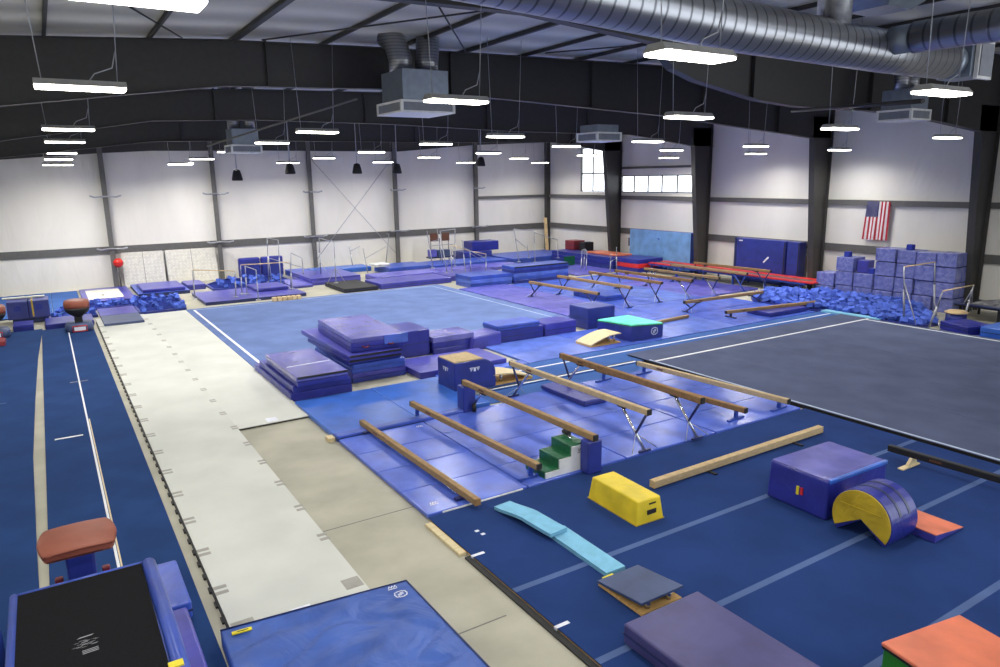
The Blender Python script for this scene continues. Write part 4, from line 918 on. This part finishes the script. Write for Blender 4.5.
# ------------------------------------------------------------------ bars
def frame(name, label, cat, posts, rails, braces=(), mat='greymetal', railmat='rail', r=.032, rr=.022, feet=True, zb=.0):
    """posts: (foot pixel, top pixel); rails: index pairs with an optional height fraction; braces: (post, floor pixel)"""
    pp = []
    for f, tp in posts:
        a = P(f[0], f[1], zb); b = PV(tp[0], tp[1], a); pp.append((a, b))
    cx = sum(a.x for a, _ in pp) / len(pp); cy = sum(a.y for a, _ in pp) / len(pp)
    t = thing(name, label, cat, (cx, cy, zb))
    for a, b in pp:
        G().tube([a, a.lerp(b, .6)], r, 8).done('post', mat, t); G().tube([a.lerp(b, .58), b], r * .7, 8).done('inner_post', mat, t)
        if feet: G().lathe((a.x, a.y, zb), [(.13, 0), (.13, .02), (.05, .03)], 12).done('foot', mat, t)
    for rl in rails:
        i, j = rl[0], rl[1]; f = rl[2] if len(rl) > 2 else 1
        G().tube([pp[i][0].lerp(pp[i][1], f), pp[j][0].lerp(pp[j][1], f)], rr, 8).done('rail' if f > .8 else 'cross_bar', railmat if f > .8 else mat, t)
    for i, px, py, f in braces:
        G().tube([pp[i][0].lerp(pp[i][1], f), P(px, py, zb)], r * .55, 6).done('brace', mat, t)
    return t
frame('parallel_bars', 'low parallel bars with wooden rails over the dark violet mat', 'parallel bars', [((195, 299), (192.5, 270)), ((236, 297), (235, 271)), ((242, 294), (240.5, 265)), ((292, 289), (290, 262))], [(0, 1), (2, 3)], zb=.17)
frame('parallel_bars', 'short grey parallel bars in the middle of the dark violet mat', 'parallel bars', [((247, 294), (245, 266)), ((258.5, 300), (256, 270))], [(0, 1)], railmat='greymetal', zb=.17)
frame('uneven_bars', 'uneven bars in front of the upright blue mats', 'uneven bars', [((269, 282), (267, 238)), ((281, 284), (278, 240)), ((291, 289), (291, 253)), ((304, 279), (302, 258))], [(0, 1), (2, 3), (0, 3, .55)], [(0, 272, 283, .7)], railmat='greymetal', zb=.1)
frame('single_bar', 'tall single high bar with tripod feet left of the black mat', 'high bar', [((321, 275), (319, 238)), ((336, 283), (334, 242))], [(0, 1)], [(0, 313, 276, .35), (0, 329, 275, .35), (1, 327, 284, .35), (1, 346, 283, .35)], railmat='greymetal', zb=.3)
frame('uneven_bars', 'uneven bars with a white pad behind the black mat', 'uneven bars', [((353, 267), (349, 246)), ((368, 274), (363, 248)), ((371, 261), (374.5, 232)), ((386, 263), (389, 234))], [(0, 2, .75), (1, 3, .6), (2, 3)], railmat='greymetal', zb=.2)
t = soft('landing_mat', 'small white pad on the bars mat behind the purple ones', 'white_vinyl', 17.2, 18.2, 41.8, 42.8, .43, .62)
frame('uneven_bars', 'uneven bars left of the fifth grey post by the white wall', 'uneven bars', [((433, 268), (427, 231)), ((447, 273), (440, 231)), ((455, 266), (455, 229)), ((443, 264), (437, 229))], [(1, 2), (3, 0, .7), (0, 2, .6)], [(2, 447, 267, .6)], railmat='greymetal', zb=.3)
frame('parallel_bars', 'parallel bars with pale rails in front of the blue wedge mat', 'parallel bars', [((466, 276), (462, 240)), ((471, 273), (470, 251)), ((486, 275), (486, 254)), ((452, 272), (451, 245))], [(0, 2, .8), (1, 2), (3, 1)], [(1, 484, 262, .9), (2, 473, 262, .9)], zb=.28)
frame('uneven_bars', 'uneven bars near the room corner by the leaning plank', 'uneven bars', [((519, 262), (514, 229)), ((535, 262), (534, 231)), ((529, 258), (527, 245)), ((558, 258), (557.5, 239))], [(0, 1), (1, 3, .95), (0, 2, .7)], railmat='greymetal', zb=.35)
frame('parallel_bars', 'small grey upright bars near the green panel', 'bar stand', [((581, 271), (582, 250)), ((586, 271.5), (587, 251)), ((583.5, 269), (585, 249))], [(0, 1), (1, 2), (0, 2)], railmat='greymetal')
frame('parallel_bars', 'two tall thin grey posts between the beams and the red track', 'bar stand', [((610, 273), (611, 253)), ((616.5, 271), (616.5, 247))], [(0, 1, .55)], railmat='greymetal')
frame('uneven_bars', 'uneven bars over the foam pit at the right in front of the bagged foam', 'uneven bars', [((904, 323), (904, 267)), ((934, 318), (935, 262)), ((928, 330), (943, 291)), ((963, 322), (974, 285))], [(0, 1), (2, 3)], [(0, 917, 328, .75), (2, 935, 318, .85), (3, 972, 313, .85), (3, 956, 316, .9), (1, 940, 330, .3)], r=.04, rr=.026)
# bits by the walls
t = thing('storage_cart', 'small cart with two brown panels and coloured boxes by the fifth grey post', 'cart', (23.3, 44.6, 0))
for a, b_ in ((22.5, 23.1), (23.4, 24.0)): G().box(a, b_, 44.6, 44.65, 1.55, 2.1).done('brown_panel', 'brown', t)
for x in (22.55, 23.25, 23.95): G().tube([(x, 44.65, .05), (x, 44.65, 1.75)], .03, 6).done('upright', 'girt', t)
G().box(22.3, 24.4, 44.3, 44.9, .4, .5).done('shelf', 'navy', t)
tag(G().box(22.35, 22.85, 44.35, 44.8, .505, 1.0, .03).done('box', 'violet_light'), 'purple box on the small cart', 'box'); tag(G().box(22.95, 23.9, 44.35, 44.8, .505, .95, .03).done('box', 'slate'), 'slate blue box on the small cart', 'box')
t = thing('plank', 'long tan plank leaning in the room corner', 'plank', (32.5, 44.8, 0))
a = PY(557, 258, 44.6); G().bar((32.35, 44.4, .36), (32.75, 45.2, 2.75), .28, .06, (0, 1, 0)).done('board', 'rail', t)
t = soft('padded_box', 'maroon padded box standing on the blue mats by the right wall', 'maroon', 31.3, 32.3, 39.8, 40.8, .76, 1.4, .03)
tag(G().box(31.4, 32.2, 38.7, 39.3, .76, 1.35, .02).done('crate', 'black'), 'black box beside the maroon padded box', 'box')
tag(G().box(28.7, 29.6, 37.5, 37.56, .08, .66, .01).done('green_panel', 'green'), 'green panel standing on the floor near the room corner', 'board')
folded('folded_mat', 'long stack of blue mats along the right wall near the corner', ['royal_deep', 'indigo', 'royal_deep'], 30.2, 32.5, 34.4, 40.9, .0, 3, .25)
folded('folded_mat', 'red mat lying on the long blue stack near the corner', 'orange', 30.9, 32.2, 34.8, 37.9, .755, 1, .1)
folded('folded_mat', 'dark red and blue mat pile at the far end of the red track', ['indigo', 'red', 'indigo'], 30.3, 32.4, 32.2, 34.2, .0, 3, .27)
# fire extinguisher cabinet
t = thing('wall_sign', 'small white framed box on the right wall left of the sky blue mat', 'sign', (RIGHT - .08, 36.2, 1.2)); G().box(RIGHT - .13, RIGHT - .1, 36.0, 36.4, 1.0, 1.9).done('frame', 'fixture', t); G().box(RIGHT - .14, RIGHT - .131, 36.1, 36.3, 1.2, 1.75).done('window_strip', 'girt', t)
# red tumbling track
t = thing('tumbling_track', 'long red edged tumbling trampoline on blue legs along the right wall', 'trampoline', (31.2, 27.5, 0))
x0, x1, y0, y1 = 30.95, 32.4, 21.2, 32.0
G().box(x0 + .35, x1 - .35, y0, y1, .58, .6).done('bed', 'girt', t)
for a, b_ in ((x0, x0 + .36), (x1 - .36, x1)): G().box(a, b_, y0, y1, .57, .64, .02).done('frame_pad', 'red', t, 'red frame pad')
G().box(x0, x1, y0 - .4, y0, .57, .64, .02).done('frame_pad', 'red', t, 'red end pad')
G().box(x0 + .02, x1 - .02, y0, y1, .48, .565).done('frame', 'bluepaint', t)
for k in range(6):
    for x in (x0 + .1, x1 - .1): G().box(x - .04, x + .04, y0 + .3 + k * 2.05, y0 + .38 + k * 2.05, 0, .48).done('leg', 'bluepaint', t)
# mats on the right wall
t = thing('crash_mat', 'sky blue crumpled crash mat standing against the right wall', 'mat', (32.7, 33.0, 0))
b = bmesh.new(); n = 24
F_ = [[b.verts.new((32.62 + .02 * NZ.noise(Vector((i * .22 + j * .15, j * .25 - i * .1, 3))) * min(1, 4 * min(i, j, n - i, n - j) / n), 35.5 - 5.3 * i / n, .1 + 2.3 * j / n)) for j in range(n + 1)] for i in range(n + 1)]
for i in range(n):
    for j in range(n): b.faces.new((F_[i][j], F_[i + 1][j], F_[i + 1][j + 1], F_[i][j + 1]))
g = G(); g.merge(b, None, True); g.done('front_cover', 'wallblue', t)
g = G().box(32.63, 33.15, 30.2, 35.5, .02, 2.4, .03); g.done('mat_body', 'royal', t)
for i, (a, b_, lb) in enumerate(((23.6, 26.75, 'wide dark blue crash mat leaning on the right wall, left of a narrow one'), (22.75, 23.5, 'narrow dark blue crash mat leaning beside the wide one by the column'))):
    t = soft('crash_mat', lb, 'royal_deep', 32.55, 33.1, a, b_, .02, 2.36, .04)
    G().box(32.54, 32.56, a + .03, a + .09, .1, 2.3).done('edge_binding', 'black', t)
    if i == 0:
        G().box(32.545, 32.55, 26.35, 26.6, 2.2, 2.26).done('print', 'mark', t); G().bar((32.53, 24.9, 1.15), (32.53, 24.6, 1.45), .08, .02, (1, 0, 0)).done('tape', 'mark', t); G().box(32.6, 33.1, 26.8, 26.95, .05, 2.38, .03).done('side_panel', 'navy', t)
# ------------------------------------------------------------------ flag
y0, y1, z0, z1 = 18.62, 19.74, 2.68, 4.47
t = thing('flag', 'stars and stripes flag hanging upright on the right wall', 'flag', (33.2, 19.2, z0))
def fx(u, v): return 33.18 - .05 - .035 * math.sin(u * 17 + v * 1.2) * (.3 + .7 * v), y1 - (y1 - y0) * u + .07 * v * (.5 - u) + .06 * v, z1 - (z1 - z0) * v
def sheet(g, u0, u1, v0, v1, mi, nu=3, nv=8, off=0):
    for i in range(nu):
        for j in range(nv):
            q = [fx(u0 + (u1 - u0) * (i + a) / nu, v0 + (v1 - v0) * (j + c) / nv) for a, c in ((0, 0), (1, 0), (1, 1), (0, 1))]
            g._add([Vector((x - off, y, z)) for x, y, z in q], [(0, 1, 2, 3)], True, mi)
g = G()
for k in range(13): sheet(g, k / 13, (k + 1) / 13, .4 if k < 7 else 0, 1, k % 2)
g.done('stripes', ['flagred', 'flagwhite'], t)
g = G(); sheet(g, 0, 7 / 13, 0, .4, 0, 8, 4); cn = g.done('canton', 'flagblue', t, 'blue canton')
g = G()
for r_ in range(11):
    for c_ in range(5 if r_ % 2 == 0 else 4):
        u = (7 / 13) * (.1 + .2 * c_ + (.1 if r_ % 2 else 0)); v = .4 * (.06 + r_ * .088)
        x, y, z = fx(u, v); s_ = .022
        vs = [Vector((x - .03, y + s_ * (1 if k % 2 == 0 else .42) * math.sin(k * PI / 5), z + s_ * (1 if k % 2 == 0 else .42) * math.cos(k * PI / 5))) for k in range(10)]
        g._add(vs, [tuple(range(10))])
g.done('stars', 'flagwhite', cn)

# ------------------------------------------------------------------ bagged foam and the pits
COLS = [(20.95, 20.0, [(.0, .5), (.53, 1.15)]), (20.0 - .02, 19.1, [(.0, .62), (.65, 1.28), (1.31, 1.95)]), (19.08, 18.15, [(.0, .62), (.65, 1.28)]),
        (18.12, 17.2, [(.0, .6), (.63, 1.25), (1.28, 1.9), (1.93, 2.5)]), (17.18, 16.35, [(0, .6), (.63, 1.25), (1.28, 1.88), (1.91, 2.48)]),
        (16.33, 15.5, [(0, .6), (.63, 1.25), (1.28, 1.9), (1.93, 2.46)]), (15.48, 14.65, [(0, .6), (.63, 1.25), (1.28, 1.9), (1.93, 2.5)])]
cn_ = ['leftmost pile by the dark column', 'second pile from the left', 'third pile from the left', 'fourth pile from the left', 'fifth pile from the left', 'second pile from the right', 'rightmost pile']
lv = {2: ['bottom', 'top'], 3: ['bottom', 'middle', 'top'], 4: ['bottom', 'second', 'third', 'top']}
for ci, (ya, yb, rows) in enumerate(COLS):
    for k, (za, zb) in enumerate(rows):
        j = random.uniform(-.08, .06)
        t = thing('foam_bag', 'plastic wrapped blue foam block, %s of the %s' % (lv[len(rows)][k], cn_[ci]), 'bagged foam', (32.0, (ya + yb) / 2, za), 'bagged foam blocks along the right wall')
        G().box(31.45 + j, 32.4 + j, yb + .02, ya - .02, za, zb, .025).done('wrapped_foam', 'bag', t)
        rd = random.Random(ci * 9 + k)
        for q in range(4):
            y_, z_ = rd.uniform(yb + .15, ya - .15), rd.uniform(za + .1, zb - .1); a = rd.uniform(-1.2, 1.2); l_ = rd.uniform(.2, .5)
            p = Vector((31.445 + j, y_ - l_ / 2 * math.cos(a), max(za + .04, min(zb - .04, z_ - l_ / 2 * math.sin(a))))); q_ = Vector((31.445 + j, y_ + l_ / 2 * math.cos(a), max(za + .04, min(zb - .04, z_ + l_ / 2 * math.sin(a)))))
            G().bar(p, q_, .004, .01, (1, 0, 0)).done('plastic_crease', 'crease', t)
tag(G().box(31.6, 32.2, 18.55, 19.05, 1.3, 1.85, .02, .1).done('foam_slab', 'violet'), 'plain purple-grey foam slab on the third pile of bagged foam', 'foam block')
for y, z, lb in ((19.6, 1.955, 'loose blue foam cube on top of the second pile of bagged foam'), (18.9, 1.285, None), (16.75, 2.485, 'loose blue foam cube on top of the fifth pile of bagged foam'), (18.35, 1.285, 'loose blue foam cube next to the purple-grey slab on the bagged foam')):
    if lb: tag(G().box(31.6, 31.85, y - .13, y + .13, z, z + .24, .02).done('foam_cube', 'foamnavy'), lb, 'foam cube')
# foam cubes: one mesh, many copies
b = bmesh.new(); bmesh.ops.create_cube(b, size=.25); 
cube_me = bpy.data.meshes.new('foam_cube'); b.to_mesh(cube_me); b.free(); cube_me.materials.append(M['foam'])
proto = None
def cube(p, label, group, k=1):
    global proto
    if proto is None: o = bpy.data.objects.new('foam_cube', cube_me); proto = o
    else: o = proto.copy()
    COL.objects.link(o); o.location = p; s_ = random.uniform(.8, 1.1) * k; o.scale = (s_, s_ * random.uniform(.8, 1.15), s_ * random.uniform(.65, 1))
    o.rotation_euler = (random.uniform(-.5, .5), random.uniform(-.5, .5), random.uniform(0, 3.1))
    tag(o, label, 'foam cube', group)
def inpoly(x, y, pl):
    c = False
    for i in range(len(pl)):
        (x1, y1), (x2, y2) = pl[i], pl[i - 1]
        if (y1 > y) != (y2 > y) and x < (x2 - x1) * (y - y1) / (y2 - y1) + x1: c = not c
    return c
def spots(pl, n, dmin):
    xs_ = [p[0] for p in pl]; ys_ = [p[1] for p in pl]; out = []; k = 0
    while len(out) < n and k < 60000:
        k += 1; x, y = random.uniform(min(xs_), max(xs_)), random.uniform(min(ys_), max(ys_))
        if inpoly(x, y, pl) and all((x - a) ** 2 + (y - b_) ** 2 > dmin * dmin for a, b_ in out): out.append((x, y))
    return out
def bed(pl, z, lb):
    t = thing('foam_pit', lb, 'foam pit', (sum(p[0] for p in pl) / len(pl), sum(p[1] for p in pl) / len(pl), 0))
    G().prism(pl, 'z', 0.0, z).done('pit_lining', 'foam_bed', t)
    g = G()
    for a, b_ in zip(pl, pl[1:] + pl[:1]): g.bar((a[0], a[1], z * .5 + .03), (b_[0], b_[1], z * .5 + .03), .1, z + .06)
    g.done('padded_rim', 'royal_deep', t); return t
RP = [(27.75, 17.9), (27.55, 15.2), (27.5, 13.9), (28.6, 13.8), (31.25, 16.0), (31.25, 20.5), (30.5, 20.6), (30.5, 21.9), (29.6, 22.3), (28.2, 22.1), (27.25, 21.2), (27.35, 18.4)]
bed(RP, .06, 'large foam pit full of blue foam cubes at the right')
def hill(x, y): return .17 + .12 * max(0, NZ.noise(Vector((x * .6, y * .6, 0)))) + .14 * max(0, (x - 29) / 2.4) 
sp = spots([(x + (.1 if x < 29 else -.1), y) for x, y in RP], 430, .26)
sp.sort(key=lambda s_: s_[0] * s_[0] + s_[1] * s_[1])
print('pit cubes', len(sp))
for x, y in sp[:205]: cube((x, y, hill(x, y) + random.uniform(-.02, .07)), 'loose blue foam cube lying in the heap in the large foam pit at the right', 'foam cubes in the large pit')
g = G()
for x, y in sp[205:]:
    b = bmesh.new(); bmesh.ops.create_cube(b, size=random.uniform(.2, .27))
    from mathutils import Euler
    g.merge(b, Matrix.Translation((x, y, hill(x, y) + random.uniform(-.02, .07))) @ Euler((random.uniform(-.7, .7), random.uniform(-.7, .7), random.uniform(0, 3))).to_matrix().to_4x4())
if sp[205:]:
    o = g.done('foam_cube_heap', 'foam'); tag(o, 'farther loose blue foam cubes at the back of the large pit', 'foam cubes'); o['kind'] = 'stuff'
LP = [(-.15, 35.9), (3.15, 37.7), (3.65, 37.75), (3.7, 36.0), (5.2, 35.6), (5.6, 39.9), (3.3, 40.6), (3.1, 40.1), (.9, 40.0), (-.15, 38.2)]
LP = [(-.15, 36.0), (1.5, 36.0), (1.5, 38.0), (3.2, 38.0), (3.2, 35.5), (5.1, 35.5), (5.4, 39.9), (3.4, 40.6), (3.3, 40.1), (1.1, 40.1), (-.15, 37.5)]
bed(LP, .05, 'small foam pit with blue foam cubes at the end of the white runway')
for x, y in spots(LP, 70, .27): cube((x, y, .12 + random.uniform(0, .06)), 'loose blue foam cube in the small pit at the end of the white runway', 'foam cubes in the small pit', .78)
BP = [(7.4, 41.0), (8.4, 40.4), (11.0, 40.6), (11.9, 42.2), (11.9, 44.7), (8.6, 44.7), (7.4, 43.0)]
bed(BP, .06, 'far foam pit with blue foam cubes below the upright mats')
for x, y in spots(BP, 24, .5): cube((x, y, .15 + random.uniform(0, .06)), 'loose blue foam cube in the far pit below the upright mats', 'foam cubes in the far pit')
# ------------------------------------------------------------------ right edge
t = thing('chalk_tub', 'round blue tub with a pale chalk top in front of the foam pit', 'chalk tub', (30.0, 13.3, 0))
G().lathe((29.9, 13.75, 0), [(.34, 0), (.36, .08), (.36, .36)], 24).done('tub_wall', 'royal_deep', t); G().lathe((29.9, 13.75, 0), [(.4, .36), (.42, .4), (.3, .46), (.05, .48)], 24).done('chalk_top', 'rail', t, 'pale tan top')
t = thing('platform_trampoline', 'low black trampoline platform at the right edge behind the chalk tub', 'trampoline', (31.7, 11.4, 0))
G().box(30.6, 32.4, 8.0, 14.2, .52, .6, .02).done('bed', 'black', t)
G().box(30.55, 30.75, 8.0, 14.2, .58, .64, .02).done('edge_pad', 'navy', t)
for y in (8.6, 10.6, 12.6, 14.0):
    for x in (30.7, 32.3): G().box(x - .04, x + .04, y - .04, y + .04, 0, .52).done('leg', 'black', t)
g = G(); b = bmesh.new(); n = 16
F_ = [[b.verts.new((31.0 + 1.35 * i / n, 13.9 - 5 * j / n, .605 + (.16 + .1 * NZ.noise(Vector((i * .6, j * .7, 2)))) * min(1, 5 * min(i, j, n - i, n - j) / n))) for j in range(n + 1)] for i in range(n + 1)]
for i in range(n):
    for j in range(n): b.faces.new((F_[i][j], F_[i + 1][j], F_[i + 1][j + 1], F_[i][j + 1]))
g.merge(b, None, True); tag(g.done('sheet', 'greyfelt'), 'crumpled grey sheet lying on the black trampoline platform', 'sheet')
soft('throw_mat', 'dark purple mat in front of the chalk tub by the grey floor', 'indigo', 27.75, 28.9, 12.0, 13.25, .02, .34, .04, -.35)
soft('landing_mat', 'shiny blue mat cut off by the right picture edge beside the grey floor', 'bright_blue', 27.7, 29.3, 9.3, 11.9, .02, .4)
tag(G().box(27.45, 30.2, 8, 13.3, 0, .015).done('floor_mat', 'violet'), 'flat violet floor mat under the mats at the right edge', 'mat')

# ------------------------------------------------------------------ light
w = bpy.data.worlds.new('world'); SC.world = w; w.use_nodes = True
bg = w.node_tree.nodes['Background']; 
_nt = w.node_tree; _tc = N(_nt, 'ShaderNodeTexCoord'); _sx = N(_nt, 'ShaderNodeSeparateXYZ'); _rp = N(_nt, 'ShaderNodeValToRGB')
_nt.links.new(_tc.outputs['Generated'], _sx.inputs['Vector']); _nt.links.new(_sx.outputs['X'], _rp.inputs['Fac']); _nt.links.new(_rp.outputs['Color'], bg.inputs['Color'])
_rp.color_ramp.elements[0].position = .25; _rp.color_ramp.elements[0].color = (.16, .165, .18, 1); _rp.color_ramp.elements[1].position = .6; _rp.color_ramp.elements[1].color = (.9, .95, 1, 1)
bg.inputs['Strength'].default_value = 3.5
def area(name, loc, size, sy, power, rot=(0, 0, 0), col=(1, .97, .92)):
    l = bpy.data.lights.new(name, 'AREA'); l.shape = 'RECTANGLE'; l.size = size; l.size_y = sy; l.energy = power; l.color = col
    o = bpy.data.objects.new(name, l); COL.objects.link(o); o.location = loc; o.rotation_euler = rot; return o
for i, (x, y) in enumerate([(-6, 6), (-6, 16), (-6, 26), (-6, 36), (1, 1), (7, 1.5), (13, 1.5), (19, 3), (25, 4)]):
    area('lamp_out_of_view', (x, y, 7.6), 1.2, .5, 60 if y < 5 else 200)
SC.view_settings.view_transform = 'Standard'; SC.view_settings.look = 'None'; SC.view_settings.exposure = 0
SC.cycles.use_denoising = True
SC.cycles.sample_clamp_indirect = 6
SC.cycles.max_bounces = 8
for _o in bpy.data.objects:
    if 'label' in _o and _o.parent is None and len(_o['label'].split()) > 16: print('LONG', _o.name, _o['label'])
